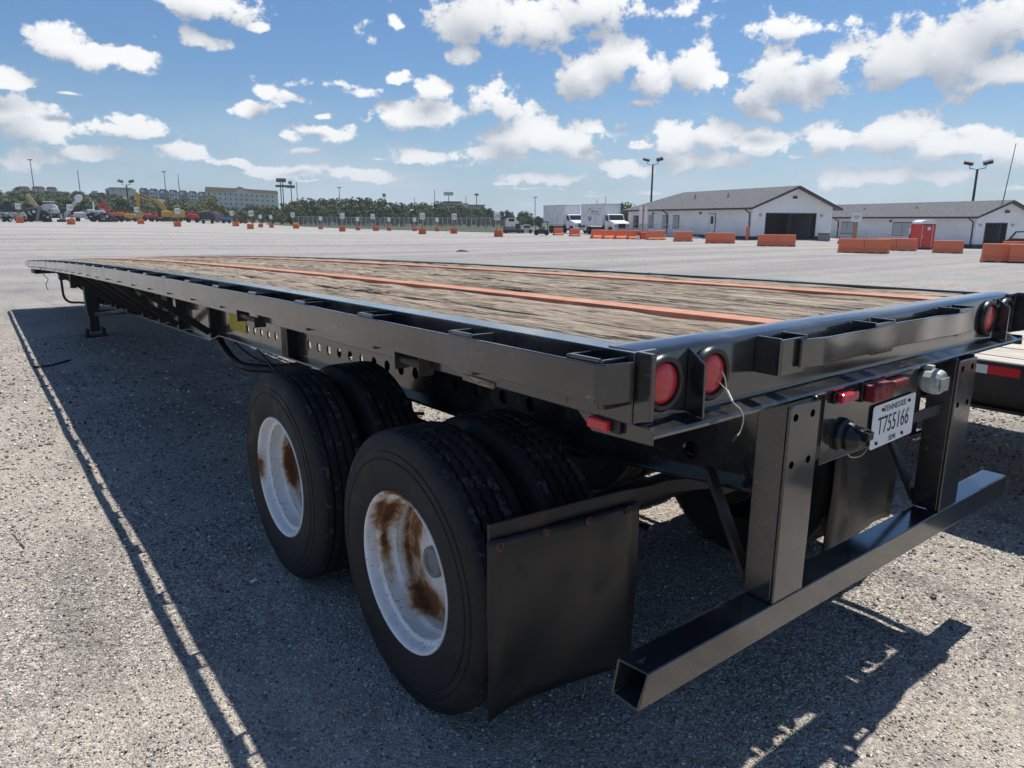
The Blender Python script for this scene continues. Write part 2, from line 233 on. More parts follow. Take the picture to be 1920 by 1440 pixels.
# ---------------------------------------------------------------- mesh helpers
class MB:
    def __init__(s): s.V = []; s.F = []
    def add(s, vs, fs):
        k = len(s.V); s.V.extend([tuple(map(float, v)) for v in vs]); s.F.extend([tuple(i+k for i in f) for f in fs]); return s
    def box(s, x0, x1, y0, y1, z0, z1):
        return s.add([(x, y, z) for x in (x0, x1) for y in (y0, y1) for z in (z0, z1)], [(0, 1, 3, 2), (4, 6, 7, 5), (0, 4, 5, 1), (2, 3, 7, 6), (0, 2, 6, 4), (1, 5, 7, 3)])
    def prism(s, poly, ax, a, b):
        def P(u, v, t): return {'x': (t, u, v), 'y': (u, t, v), 'z': (u, v, t)}[ax]
        n = len(poly); A = sum(poly[i][0]*poly[(i+1) % n][1]-poly[(i+1) % n][0]*poly[i][1] for i in range(n))
        if (A < 0) != (ax == 'y'): poly = poly[::-1]
        if a > b: a, b = b, a
        return s.add([P(u, v, a) for u, v in poly]+[P(u, v, b) for u, v in poly], [tuple(range(n))[::-1], tuple(range(n, 2*n))]+[(i, (i+1) % n, n+(i+1) % n, n+i) for i in range(n)])
    def tube(s, path, r, n=8, closed=False):
        P = [Vector(p) for p in path]; m = len(P); vs = []; fs = []; up = None
        for i in range(m):
            t = (P[min(i+1, m-1)]-P[max(i-1, 0)]).normalized()
            if up is None: up = Vector((0, 0, 1)) if abs(t.z) < .9 else Vector((1, 0, 0))
            a = t.cross(up).normalized(); b_ = a.cross(t).normalized(); up = b_; rr = r[i] if isinstance(r, (list, tuple)) else r
            vs += [P[i]+a*rr*math.cos(2*math.pi*j/n)+b_*rr*math.sin(2*math.pi*j/n) for j in range(n)]
        for i in range(m-1): fs += [(i*n+j, i*n+(j+1) % n, (i+1)*n+(j+1) % n, (i+1)*n+j) for j in range(n)]
        fs += [tuple(range(n))[::-1], tuple(range((m-1)*n, m*n))]; return s.add(vs, fs)
    def cyl(s, p0, p1, r0, r1=None, n=12): return s.tube([p0, p1], [r0, r0 if r1 is None else r1], n)
    def bar(s, p0, p1, wd, th, up=(0, 0, 1)):
        a = Vector(p0); b_ = Vector(p1); t = (b_-a).normalized(); u = Vector(up); sd = t.cross(u).normalized(); u = sd.cross(t)
        vs = [q+sd*(i*wd/2)+u*(j*th/2) for q in (a, b_) for i, j in ((-1, -1), (1, -1), (1, 1), (-1, 1))]
        return s.add(vs, [(3, 2, 1, 0), (4, 5, 6, 7), (0, 1, 5, 4), (1, 2, 6, 5), (2, 3, 7, 6), (3, 0, 4, 7)])
    def lathe(s, prof, n=32, c=(0, 0, 0), ax='x', cap=False):
        vs = []; fs = []; m = len(prof)
        for j in range(n):
            a = 2*math.pi*j/n; ca, sa = math.cos(a), math.sin(a)
            for r, h in prof: vs.append({'x': (c[0]+h, c[1]+r*ca, c[2]+r*sa), 'y': (c[0]+r*ca, c[1]+h, c[2]+r*sa), 'z': (c[0]+r*ca, c[1]+r*sa, c[2]+h)}[ax])
        for j in range(n):
            for i in range(m-1): fs.append((j*m+i, ((j+1) % n)*m+i, ((j+1) % n)*m+i+1, j*m+i+1))
        if cap: fs += [tuple(j*m for j in range(n)), tuple(j*m+m-1 for j in range(n))[::-1]]
        return s.add(vs, fs)
    def xf(s, f): s.V = [tuple(f(*v)) for v in s.V]; return s
    def mesh(s, name, m=None, smooth=0):
        me = bpy.data.meshes.new(name); me.from_pydata(s.V, [], s.F)
        if m: me.materials.append(MATS[m])
        if smooth: me.polygons.foreach_set('use_smooth', [True]*len(me.polygons)); me.set_sharp_from_angle(angle=R(smooth))
        me.update(); return me
    def build(s, name, m, parent=None, bevel=0, smooth=0, recalc=True):
        me = s.mesh(name, m)
        if recalc:
            bm = bmesh.new(); bm.from_mesh(me); bmesh.ops.recalc_face_normals(bm, faces=bm.faces); bm.to_mesh(me); bm.free()
        if smooth: me.polygons.foreach_set('use_smooth', [True]*len(me.polygons)); me.set_sharp_from_angle(angle=R(smooth))
        o = link(name, me, parent)
        if bevel:
            md = o.modifiers.new('bevel', 'BEVEL'); md.width = bevel; md.segments = 2; md.limit_method = 'ANGLE'; md.angle_limit = R(40)
        return o
def link(name, data, parent=None):
    o = bpy.data.objects.new(name, data); col.objects.link(o)
    if parent: o.parent = parent
    return o
def tag(o, label=None, cat=None, group=None, kind=None):
    for k, v in (('label', label), ('category', cat), ('group', group), ('kind', kind)):
        if v: o[k] = v
    return o
def empty(name, loc=(0, 0, 0), rz=0, label=None, cat=None, group=None):
    o = link(name, None); o.location = loc; o.rotation_euler = (0, 0, rz); o.empty_display_size = .2; return tag(o, label, cat, group)
def copy_tree(o, parent=None):
    c = o.copy(); col.objects.link(c); c.parent = parent
    for ch in o.children: copy_tree(ch, c)
    return c
def bx(name, m, parent, *dims, bevel=0):
    b = MB()
    for d in dims: b.box(*d)
    return b.build(name, m, parent, bevel)
def text_mesh(txt, size, m, name='lettering', parent=None, sx=1., ext=.002, align='CENTER'):
    cu = bpy.data.curves.new('t', 'FONT'); cu.body = txt; cu.size = size; cu.align_x = align; cu.align_y = 'CENTER'; cu.extrude = ext; cu.resolution_u = 3
    t = bpy.data.objects.new('t', cu); me = bpy.data.meshes.new_from_object(t); me.name = name; bpy.data.objects.remove(t); bpy.data.curves.remove(cu)
    me.materials.clear(); me.materials.append(MATS[m]); me.transform(Matrix.Diagonal((sx, 1, 1, 1))); return link(name, me, parent)
# ---------------------------------------------------------------- ground
def sstep(a, b, x):
    t = min(1., max(0., (x-a)/(b-a))); return t*t*(3-2*t)
def zg(x, y):                                # height of the yard: it climbs gently to the north-west and falls a little to the east
    dx, dy = x-CAM[0], y-CAM[1]; d = math.hypot(dx, dy); a = math.degrees(math.atan2(dx, dy))
    z = 0.
    if d > 20: z += .95*sstep(28, 2, a)*(min(d, 190)-20)/85*(1 if a > -60 else max(0, 1-(-60-a)/60))
    if d > 40 and a > 0: z -= .7*sstep(58, 70, a)*min(d-40, 60)/40*(1 if a < 120 else max(0., 1-(a-120)/40))
    return z
def at(px, d, z=None):                       # a point in the column of pixel px at horizontal distance d, standing on the yard
    r = ray(px, 420); h = math.hypot(r[0], r[1]); x, y = CAM[0]+r[0]/h*d, CAM[1]+r[1]/h*d
    return Vector((x, y, zg(x, y) if z is None else z))
def hit(px, py):                             # where the sight line of a pixel meets the yard
    r = ray(px, py); h = math.hypot(r[0], r[1]); lo = 1.
    while lo < 400:
        q = CAM+r*lo/h
        if q[2] <= zg(q[0], q[1]): break
        lo += .25
    return Vector((q[0], q[1], zg(q[0], q[1])))
def n2(x, y, f, s=0.):
    return math.sin(x*f+1.3*math.sin(y*f*.7+s)+s)*math.sin(y*f*1.1+1.1*math.sin(x*f*.8+2*s)+2.1*s)
def rough(x, y): return .012*n2(x, y, 1.3, .4)+.007*n2(x, y, 3.4, 1.7)+.0045*n2(x, y, 8.3, 2.9)+.003*n2(x, y, 19, .7)
PADS = [(-.95, 1.064), (-.95, 2.304), (.95, 1.064), (.95, 2.304)]
def zgr(x, y):
    d = math.hypot(x-CAM[0], y-CAM[1]); k = max(0., 1-d/22)
    for px, py in PADS:
        q = max(abs(x-px)/.5, abs(y-py)/.45)
        if q < 1.6: k *= sstep(.9, 1.6, q)
    return zg(x, y)+rough(x, y)*k-(.012*(1-sstep(14, 24, d)) if d < 24 else 0)*0
rs = [0.]; r_ = .25
while r_ < 5000: rs.append(r_); r_ = r_*1.022+.012 if r_ < 30 else r_*1.09
NS = 420; V = [(CAM[0], CAM[1], zgr(CAM[0], CAM[1]))]; F = []
for i, r_ in enumerate(rs[1:]):
    for j in range(NS):
        a = 2*math.pi*j/NS; x, y = CAM[0]+r_*math.sin(a), CAM[1]+r_*math.cos(a); V.append((x, y, zgr(x, y)))
for j in range(NS): F.append((0, 1+(j+1) % NS, 1+j))
for i in range(len(rs)-2):
    o1, o2 = 1+i*NS, 1+(i+1)*NS
    F += [(o1+j, o1+(j+1) % NS, o2+(j+1) % NS, o2+j) for j in range(NS)]
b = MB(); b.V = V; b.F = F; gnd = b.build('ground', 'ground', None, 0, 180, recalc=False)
gnd.data.flip_normals() if gnd.data.polygons[5].normal.z < 0 else None
tag(gnd, kind='structure', label='grey crushed stone and asphalt millings covering the yard')

# loose stones lying on the yard close by: real grains, one object
def stones(n, rmin, rmax, smin, smax, name, label):
    u = rng.random(n*3); rr = np.sqrt(u*(rmax**2-rmin**2)+rmin**2) if rmax < 3.5 else rmin*(rmax/rmin)**u
    aa = np.radians(rng.uniform(-6, 82, n*3)); X = CAM[0]+rr*np.sin(aa); Y = CAM[1]+rr*np.cos(aa)
    X, Y, rr = X[:n], Y[:n], rr[:n]; Z = np.array([zgr(x, y) for x, y in zip(X, Y)])
    s = (smin+(smax-smin)*rng.random(n)**3)*np.clip(rr/3.5, .8, 2.2)
    base = np.array([(1, 0, 0), (-1, 0, 0), (0, 1, 0), (0, -1, 0), (0, 0, 1), (0, 0, -1)], float)
    P = base[None]*s[:, None, None]*rng.uniform(.55, 1.3, (n, 6, 1))+rng.normal(0, .22, (n, 6, 3))*s[:, None, None]
    th = rng.uniform(0, 6.283, n); c, q = np.cos(th), np.sin(th); x = P[..., 0]*c[:, None]-P[..., 1]*q[:, None]; y = P[..., 0]*q[:, None]+P[..., 1]*c[:, None]
    P = np.stack([x+X[:, None], y+Y[:, None], P[..., 2]*.75+Z[:, None]+s[:, None]*.22], -1).reshape(-1, 3)
    fs = np.array([(0, 2, 4), (2, 1, 4), (1, 3, 4), (3, 0, 4), (2, 0, 5), (1, 2, 5), (3, 1, 5), (0, 3, 5)]); Fi = (np.arange(n)[:, None, None]*6+fs[None]).reshape(-1)
    me = bpy.data.meshes.new(name); me.vertices.add(len(P)); me.vertices.foreach_set('co', P.ravel()); nf = len(Fi)//3
    me.loops.add(len(Fi)); me.loops.foreach_set('vertex_index', Fi.astype(np.int32)); me.polygons.add(nf); me.polygons.foreach_set('loop_start', np.arange(0, nf*3, 3, dtype=np.int32)); me.polygons.foreach_set('loop_total', np.full(nf, 3, np.int32))
    at_ = me.attributes.new('tone', 'FLOAT', 'POINT'); at_.data.foreach_set('value', np.repeat(rng.random(n), 6).astype(np.float32)); me.update(); me.validate()
    me.materials.append(MATS['stone']); return tag(link(name, me), label, None, None, 'stuff')
T = NT(MATS['stone'].node_tree); b_ = T.n['Principled BSDF']; a_ = T.new('ShaderNodeAttribute', attribute_name='tone')
cr = T.mix(T.math('POWER', a_.outputs['Fac'], 1.6), (.09, .085, .08), (.88, .83, .76)); T.put(b_.inputs['Base Color'], T.mix(T.ramp(T.math('FRACT', T.math('MULTIPLY', a_.outputs['Fac'], 17.)), .88, .92, 0, .6), cr, (.36, .22, .16)))
stones(120000, 1.2, 13, .0022, .0095, 'gravel', 'loose crushed stone grains scattered over the yard')

# ---------------------------------------------------------------- the flatbed trailer
def drop(y): return -(.0138*y+.001166*y*y) if y > 0 else 0.
def bend(b, step=.6):                        # the long frame hangs down towards its nose
    return b.xf(lambda x, y, z: (x, y, z+drop(y)))
def segs(y0, y1, n):
    return [y0+(y1-y0)*i/n for i in range(n+1)]
TR = empty('flatbed_trailer', (0, 0, 0), 0, 'long black flatbed semi trailer with weathered plank deck and two rust-red strips', 'trailer')
def long_prism(b, poly, ys):                 # a profile (x, z) swept along y in steps so that it can bend
    n = len(poly); k0 = len(b.V)
    for y in ys: b.V += [(x, y, z) for x, z in poly]
    for i in range(len(ys)-1): b.F += [(k0+i*n+j, k0+i*n+(j+1) % n, k0+(i+1)*n+(j+1) % n, k0+(i+1)*n+j) for j in range(n)]
    b.F += [tuple(k0+j for j in range(n)), tuple(k0+(len(ys)-1)*n+j for j in range(n))[::-1]]; return b
ZD = 1.474; YE = 16.1; YS = segs(.05, YE, 40)
def chan(b, xo, dirx, z0, z1, fl, th, ys):   # C channel, web at xo, flanges towards dirx
    d = dirx; return long_prism(b, [(xo, z0), (xo, z1), (xo+d*fl, z1), (xo+d*fl, z1-th), (xo+d*th, z1-th), (xo+d*th, z0+th), (xo+d*fl, z0+th), (xo+d*fl, z0)], ys)
for sgn in (-1, 1):
    srl = bend(chan(MB(), sgn*1.211, -sgn, 1.298, ZD, .085, .012, YS)).build('side_rail', 'black_paint', TR, .003)
    b = MB(); xr = sgn*1.305
    ys = segs(.085, 15.75, 40); pts = [(sgn*1.2165, .05), (sgn*1.29, .066)]+[(xr+sgn*.0035*n2(1, y, 2.1, .3), y) for y in ys]+[(sgn*1.22, 15.95), (sgn*1.0, 16.12)]
    k0 = 0
    for (x, y) in pts:
        h = .003*n2(y, 2, 1.7, 1.1); xi = x-sgn*.011 if .09 < y < 15.8 else x-sgn*.008
        b.V += [(x, y+(-.008 if y < .07 else 0), 1.358+h), (x, y+(-.008 if y < .07 else 0), 1.453+h), (xi, y+(.004 if y < .07 else 0), 1.453+h), (xi, y+(.004 if y < .07 else 0), 1.358+h)]
    for i in range(len(pts)-1): b.F += [(i*4+j, i*4+(j+1) % 4, (i+1)*4+(j+1) % 4, (i+1)*4+j) for j in range(4)]
    b.F += [(0, 1, 2, 3), tuple((len(pts)-1)*4+j for j in (3, 2, 1, 0))]
    rr_ = bend(b).build('rub_rail', 'black_paint', TR, .0025)
    for i in range(26):
        yc = .135 if i == 0 else .66+.6125*(i-1)
        if yc > 15.6: break
        b = MB(); q = sgn; w_ = .062
        b.box(q*1.2125, q*1.293, yc-w_, yc-w_+.009, 1.342, 1.462); b.box(q*1.2125, q*1.293, yc+w_-.009, yc+w_, 1.342, 1.462); b.box(q*1.283, q*1.2935, yc-w_+.0095, yc+w_-.0095, 1.342, 1.464)
        bend(b).build('stake_pocket', 'black_paint', rr_, .002)
# deck: planks along the trailer, worn ends and edges
STR = [-.43, .72]
rows = [(-1.113, -.482, 4), (-.378, .668, 6), (.772, 1.113, 2)]; bi = 0
def plank(x0, x1, y0, y1, dz):
    ny = max(6, int((y1-y0)/(.05 if y0 < 2.5 else .16))); nx = 5; b = MB(); sd = random.random()*50
    for i in range(ny+1):
        y = y0+(y1-y0)*i/ny; e = min(i, ny-i)
        for j in range(nx+1):
            t = j/nx; ed = min(t, 1-t); jag = .010*max(0, n2(y, sd, 6.3, sd))+.006*max(0, n2(y, sd, 23, sd))
            x = x0+(x1-x0)*t; xx = x+(jag if j == 0 else -jag if j == nx else 0)
            z = 1.468+dz-(.013 if ed == 0 else 0)-.006*max(0, n2(x*3, y*.7, 9, sd))-.004*abs(n2(x*2.2, y*.4, 14, sd+1))
            yy = y+(.02*n2(x, sd, 31, sd)+.012*n2(x, sd, 77, sd) if e == 0 else 0)*(1 if i == 0 else -1)
            if e == 0: z -= .012+.012*max(0, n2(x, 3, 40, sd))
            b.V.append((xx, yy, z))
    m = nx+1
    for i in range(ny): b.F += [(i*m+j, i*m+j+1, (i+1)*m+j+1, (i+1)*m+j) for j in range(nx)]
    k = len(b.V)                              # skirt
    bl = [i*m for i in range(ny+1)]; br = [i*m+nx for i in range(ny+1)]; rim = bl+[ny*m+j for j in range(1, nx)]+br[::-1]+[j for j in range(nx-1, 0, -1)]
    b.V += [(b.V[i][0], b.V[i][1], 1.43) for i in rim]; n = len(rim)
    b.F += [(rim[i], rim[(i+1) % n], k+(i+1) % n, k+i) for i in range(n)]
    return bend(b).build('deck_plank', 'wood', TR, 0, 35)
for x0, x1, n in rows:
    wd = (x1-x0)/n
    for i in range(n):
        y = .158+random.uniform(0, .02); L_ = [random.uniform(2.2, 5.5) if not (i % 2) else random.uniform(3.5, 6.)]
        while y < 15.95:
            ye = min(15.95, y+random.uniform(3.2, 6.))
            if 15.95-ye < 1.: ye = 15.95
            plank(x0+i*wd+.0075, x0+(i+1)*wd-.0075, y, ye, random.uniform(-.009, .003)); y = ye+random.uniform(.004, .012)
for x in STR: bend(long_prism(MB(), [(x-.05, 1.44), (x-.05, 1.471), (x+.05, 1.471), (x+.05, 1.44)], segs(.166, 15.95, 60))).build('deck_strip', 'rust_strip', TR)
# cross members under the deck
for i in range(40):
    y = .45+i*.4
    if y < 15.9:
        b = MB().box(-1.112, 1.112, y-.003, y+.003, 1.345, 1.428).box(-1.112, 1.112, y-.03, y+.03, 1.337, 1.345); bend(b).build('cross_member', 'black_rust', TR)
bend(long_prism(MB(), [(-1.11, 1.4285), (-1.11, 1.4295), (1.11, 1.4295), (1.11, 1.4285)], segs(.2, 15.9, 30))).build('deck_underlay', 'black_rust', TR)
# main beams: web with a row of holes, flanges, stiffeners, knee braces
def zbot(y):
    if y < 1.2: return .962-(y-.1)/1.1*.1
    if y < 5.8: return .865-(y-1.2)/4.6*.03
    if y < 6.15: return .835-(y-5.8)/.35*.085
    if y < 12.7: return .75-.02*(y-6.15)/6.5
    return min(1.08, .73+(y-12.7)/.8*.35)
HOL = [5.30, 5.13, 4.96, 4.79, 4.62, 4.455, 4.29, 3.787, 3.62, 3.455, 3.287, 3.12, 2.955, 2.79, 2.625, 2.46, 2.3, 2.1, 1.9, 1.7, 1.5, 1.3, .42]
def zhol(y): return .984-.0125*(y-2.33) if y > 1 else 1.005
for sgn in (-1, 1):
    X0, X1 = sgn*.5, sgn*.488; b = MB(); hs = sorted(HOL); cuts = []
    for h in hs: cuts += [(h-.07, h+.07, h)]
    edges = [.10]
    for a, c, h in cuts: edges += [a, c]
    edges.append(16.0); isl = {round(a, 3): (a, c, h) for a, c, h in cuts}
    def quad(y0, y1, z00, z01, z10, z11):
        b.add([(X0, y0, z00), (X0, y1, z10), (X0, y1, z11), (X0, y0, z01), (X1, y0, z00), (X1, y1, z10), (X1, y1, z11), (X1, y0, z01)], [(0, 1, 2, 3), (7, 6, 5, 4)])
    i = 0
    while i < len(edges)-1:
        y0, y1 = edges[i], edges[i+1]
        if round(y0, 3) in isl:
            _, _, h = isl[round(y0, 3)]; zc = zhol(h); r = .033; n = 16
            quad(y0, y1, zc+.07, 1.335, zc+.07, 1.335); quad(y0, y1, zbot(y0), zc-.07, zbot(y1), zc-.07)
            sq = []
            for k in range(n):
                a = 2*math.pi*k/n+math.pi/4; c_, s_ = math.cos(a), math.sin(a); m_ = .07/max(abs(c_), abs(s_)); sq.append(((h+c_*m_, zc+s_*m_), (h+c_*r, zc+s_*r)))
            for k in range(n):
                (o1, i1), (o2, i2) = sq[k], sq[(k+1) % n]
                b.add([(X0, *o1), (X0, *o2), (X0, *i2), (X0, *i1)], [(0, 1, 2, 3)]); b.add([(X1, *o1), (X1, *o2), (X1, *i2), (X1, *i1)], [(3, 2, 1, 0)]); b.add([(X0, *i1), (X0, *i2), (X1, *i2), (X1, *i1)], [(0, 1, 2, 3)])
        elif y1-y0 > .001:
            n = max(1, int((y1-y0)/.3)); ys = segs(y0, y1, n)
            for a, c in zip(ys, ys[1:]): quad(a, c, zbot(a), 1.335, zbot(c), 1.335)
        i += 1
    mbm = bend(b).build('main_beam', 'black_paint', TR, 0, 0, recalc=False)
    b = MB(); ys = segs(.1, 5.8, 16)+[5.85, 5.95, 6.05, 6.15]+segs(6.3, 12.7, 16)+[12.9, 13.1, 13.3, 13.5, 14.5, 16]
    for y in ys:
        z = zbot(y); b.V += [(sgn*.56, y, z-.014), (sgn*.56, y, z), (sgn*.43, y, z), (sgn*.43, y, z-.014)]
    for i in range(len(ys)-1): b.F += [(i*4+j, i*4+(j+1) % 4, (i+1)*4+(j+1) % 4, (i+1)*4+j) for j in range(4)]
    b.F += [(0, 1, 2, 3), tuple((len(ys)-1)*4+j for j in (3, 2, 1, 0))]; bend(b).build('bottom_flange', 'black_paint', mbm, .003)
    bend(long_prism(MB(), [(sgn*.56, 1.3355), (sgn*.56, 1.3445), (sgn*.43, 1.3445), (sgn*.43, 1.3355)], segs(.1, 16, 30))).build('top_flange', 'black_paint', mbm)
    for y in (4.07, 6.02, 7.25, 8.15, 9.1, 10.15, 11.0, 12.0):
        b = MB().box(sgn*.5005, sgn*.575, y-.06 if y < 5 else y-.03, y+.06 if y < 5 else y+.03, zbot(y)+.005, 1.335); bend(b).build('stiffener', 'black_rust', mbm)
        if y > 5:
            b = MB().bar((sgn*.585, y, zbot(y)+.06), (sgn*1.16, y, 1.30), .06, .06, (0, 1, 0)); bend(b).build('knee_brace', 'black_rust', TR)
# rear bolster
YW = .057; b = MB()
prof = [(YW+.012, 1.29), (YW, 1.29), (YW, 1.458), (YW+.004, 1.468), (YW+.013, 1.474), (.155, 1.474), (.155, 1.462), (YW+.016, 1.462), (YW+.012, 1.456)]
nx = 40; k0 = 0
for i in range(nx+1):
    x = -1.19+2.38*i/nx; wv_ = .0025*n2(x, 1, 5, .2); b.V += [(x, y+(wv_ if y < .1 else 0), z+.0015*n2(x, 2, 7, 1)) for y, z in prof]
m = len(prof)
for i in range(nx): b.F += [(i*m+j, i*m+(j+1) % m, (i+1)*m+(j+1) % m, (i+1)*m+j) for j in range(m)]
b.F += [tuple(range(m)), tuple(nx*m+j for j in range(m))[::-1]]; bol = b.build('rear_bolster', 'black_paint', TR, 0, 40)
b = MB(); prof = [(YW+.011, 1.298), (-.0, 1.286), (-.004, 1.279), (0, 1.270), (YW+.011, 1.278)]; m = len(prof)
for i in range(nx+1): b.V += [(-1.19+2.38*i/nx, y+.0015*n2(i, 1, 1.1, .2), z) for y, z in prof]
for i in range(nx): b.F += [(i*m+j, i*m+(j+1) % m, (i+1)*m+(j+1) % m, (i+1)*m+j) for j in range(m)]
b.F += [tuple(range(m)), tuple(nx*m+j for j in range(m))[::-1]]; b.build('bolster_flange', 'black_paint', bol, 0, 50)
for sgn in (-1, 1):
    MB().prism([(-.004, 1.318), (-.004, ZD+.003), (.049, ZD+.003), (.049, 1.302)], 'x', sgn*1.194, sgn*1.209).build('end_plate', 'black_paint', bol, .003)
    MB().prism([(YW-.001, 1.464), (0.004, 1.428), (0.001, 1.291), (YW-.001, 1.299)], 'x', sgn*1.002-.004, sgn*1.002+.004).build('gusset', 'black_paint', bol, .0015)
    MB().prism([(.0, 1.296), (-.002, 1.256), (.20, 1.246), (.262, 1.296)], 'x', sgn*1.187, sgn*1.196).build('corner_plate', 'black_paint', TR, .002)
    for x in (1.107, .918):
        l = empty('tail_light'); l.parent = TR; l.location = (sgn*x, YW-.001, 1.387)
        MB().lathe([(.052, -.004), (.056, -.016), (.066, -.017), (.072, -.011), (.073, 0)], 36, ax='y').build('grommet', 'rubber', l, 0, 50)
        MB().lathe([(.0005, -.0185), (.02, -.018), (.036, -.016), (.047, -.0125), (.0525, -.008), (.0535, -.002)], 36, ax='y').build('lens', 'red_lens' if not (sgn > 0 and x > 1) else 'black_plastic', l, 0, 60)
    # marker lamp on the corner plate
    l = empty('side_marker_lamp'); l.parent = TR; l.location = (sgn*1.1965, .142, 1.283)
    MB().box(0, sgn*.014, -.052, .046, -.02, .016).build('base', 'black_plastic', l, .004); MB().box(sgn*.0145, sgn*.034, -.026, .043, -.017, .012).build('lens', 'red_lens', l, .005)
# rear rub bar with three pockets
b = MB(); n = 46
for i in range(n+1):
    x = -.638+1.195*i/n; dy = -.006*math.sin(x*9.2+.4)-.003*math.sin(x*21); dz = .004*math.sin(x*8+1); b.V += [(x, -.034+dy, 1.378+dz), (x, -.034+dy, 1.457+dz), (x, -.024+dy, 1.457+dz), (x, -.024+dy, 1.378+dz)]
for i in range(n): b.F += [(i*4+j, i*4+(j+1) % 4, (i+1)*4+(j+1) % 4, (i+1)*4+j) for j in range(4)]
b.F += [(0, 1, 2, 3), tuple(n*4+j for j in (3, 2, 1, 0))]; rb = b.build('rear_rub_bar', 'black_paint', TR, .003, 40)
for x in (-.655, -.135, .49):
    MB().box(x-.065, x-.056, -.022, YW-.002, 1.366, 1.468).box(x+.056, x+.065, -.0225, YW-.002, 1.366, 1.468).box(x-.056, x+.056, -.0228, -.0145, 1.366, 1.464).build('rear_stake_pocket', 'black_paint', rb, .002)
# under-ride guard
for x0 in (-.651, .483):
    b = MB().box(x0, x0+.161, -.028, -.018, .6655, 1.268).box(x0, x0+.01, -.0179, .075, .6655, 1.2775).box(x0+.151, x0+.161, -.0179, .075, .6655, 1.2775)
    po = b.build('guard_post', 'black_paint', TR, .004)
    for dx, z in ((.03, 1.235), (.118, 1.235), (.03, 1.095), (.118, 1.095)): MB().cyl((x0+dx, -.0275, z), (x0+dx, -.0287, z), .0115, n=14).build('bolt_hole', 'hole', po)
    MB().box(x0+.03, x0+.07, .076, .095, .67, 1.0).xf(lambda x, y, z: (x, y+(z-.67)*.55, z)).build('guard_brace', 'black_rust', TR, .002)
b = MB(); o_ = [(-.028, .567), (-.028, .663), (.068, .663), (.068, .567)]; i_ = [(-.021, .574), (-.021, .656), (.061, .656), (.061, .574)]
for x, sk in ((-1.207, 0), (-1.15, 0), (-.6, 0), (0, 0), (.6, 0), (1.19, 0)):
    for y, z in o_: b.V.append((x-(.02 if x < -1.2 and z < .6 else 0)+(.012 if x < -1.2 and z > .6 and y < 0 else 0), y, z))
    for y, z in i_: b.V.append((x-(.02 if x < -1.2 and z < .6 else 0)+(.012 if x < -1.2 and z > .6 and y < 0 else 0), y, z))
for s_ in range(5):
    for j in range(4):
        k = (j+1) % 4; b.F += [(s_*8+j, s_*8+k, s_*8+8+k, s_*8+8+j), (s_*8+4+k, s_*8+4+j, s_*8+12+j, s_*8+12+k)]
for j in range(4):
    k = (j+1) % 4; b.F += [(k, j, 4+j, 4+k), (40+j, 40+k, 44+k, 44+j)]
b.build('guard_tube', 'black_paint', TR, .006, 30)
# plate bracket with number plate, plug socket and lamps
pb = MB().box(-.395, .24, .012, .018, 1.034, 1.276); 
def pbx(x, y, z):
    if z < 1.1: z += .0*(x+.395)
    return x, y, z
pb = pb.build('plate_bracket', 'black_paint', TR, .002); pb.rotation_euler = (0, 0, 0)
MB().box(-.488, -.396, .0125, .0175, 1.06, 1.10).build('bracket_arm', 'black_rust', TR); MB().box(.241, .482, .0125, .0175, 1.06, 1.10).build('bracket_arm', 'black_rust', TR)
LP = empty('license_plate'); LP.parent = TR; LP.location = (.062, .004, 1.104); LP.rotation_euler = (0, R(-1.5), 0)
MB().prism([(x*.1525+cx_*.0, z*.0765) for x, z, cx_ in ((-.93, -1, 0), (.93, -1, 0), (.985, -.96, 0), (1, -.86, 0), (1, .86, 0), (.985, .96, 0), (.93, 1, 0), (-.93, 1, 0), (-.985, .96, 0), (-1, .86, 0), (-1, -.86, 0), (-.985, -.96, 0))], 'y', -.001, .001).build('plate', 'white_enamel', LP, .0006)
for s_, z, sz_, sx_ in (('TENNESSEE', .054, .03, 1.05), ('T755166', -.004, .088, .72), ('SEMI', -.06, .026, 1.)):
    t = text_mesh(s_, sz_, 'ink', 'lettering', LP, sx_, .0004); t.rotation_euler = (R(90), 0, 0); t.location = (0, -.0016, z)
for x, z in ((-.09, .056), (.1, .056), (-.115, -.058), (.07, -.058)): MB().cyl((x, -.001, z), (x, -.006, z), .006, n=10).build('plate_screw', 'rust_bolt' if z > 0 else 'ink', LP)
SK = empty('plug_socket'); SK.parent = TR; SK.location = (-.272, .011, 1.112)
MB().lathe([(.058, 0), (.058, -.012), (.048, -.02), (.046, -.035), (.028, -.066), (.022, -.068), (.0005, -.068)], 8, ax='y').build('housing', 'black_plastic', SK, .003)
MB().box(-.022, .022, -.075, -.04, .022, .034).build('lid', 'black_plastic', SK, .003); MB().box(-.018, -.012, -.088, -.07, .0, .03).box(.012, .018, -.088, -.07, .0, .03).box(-.018, .018, -.092, -.0885, .004, .028).build('lid_latch', 'black_plastic', SK, .001)
def lamp(x, z, wd, h, d, m, frame=True):
    l = empty('identification_lamp'); l.parent = TR; l.location = (x, .0115, z)
    if frame: MB().box(-wd/2-.006, wd/2+.006, -.012, 0, -h/2-.004, h/2+.004).build('base', 'black_plastic', l, .003)
    MB().prism([(-wd/2, -h/2), (wd/2, -h/2), (wd/2, h/2), (-wd/2, h/2)], 'y', -.0125, -d).build('lens', m, l, .006)
lamp(-.305, 1.246, .098, .03, .036, 'red_lens'); lamp(-.118, 1.238, .13, .055, .05, 'dark_red_lens'); lamp(.038, 1.244, .105, .026, .034, 'dark_red_lens')
WL = empty('work_lamp'); WL.parent = TR; WL.location = (.262, -.005, 1.222)
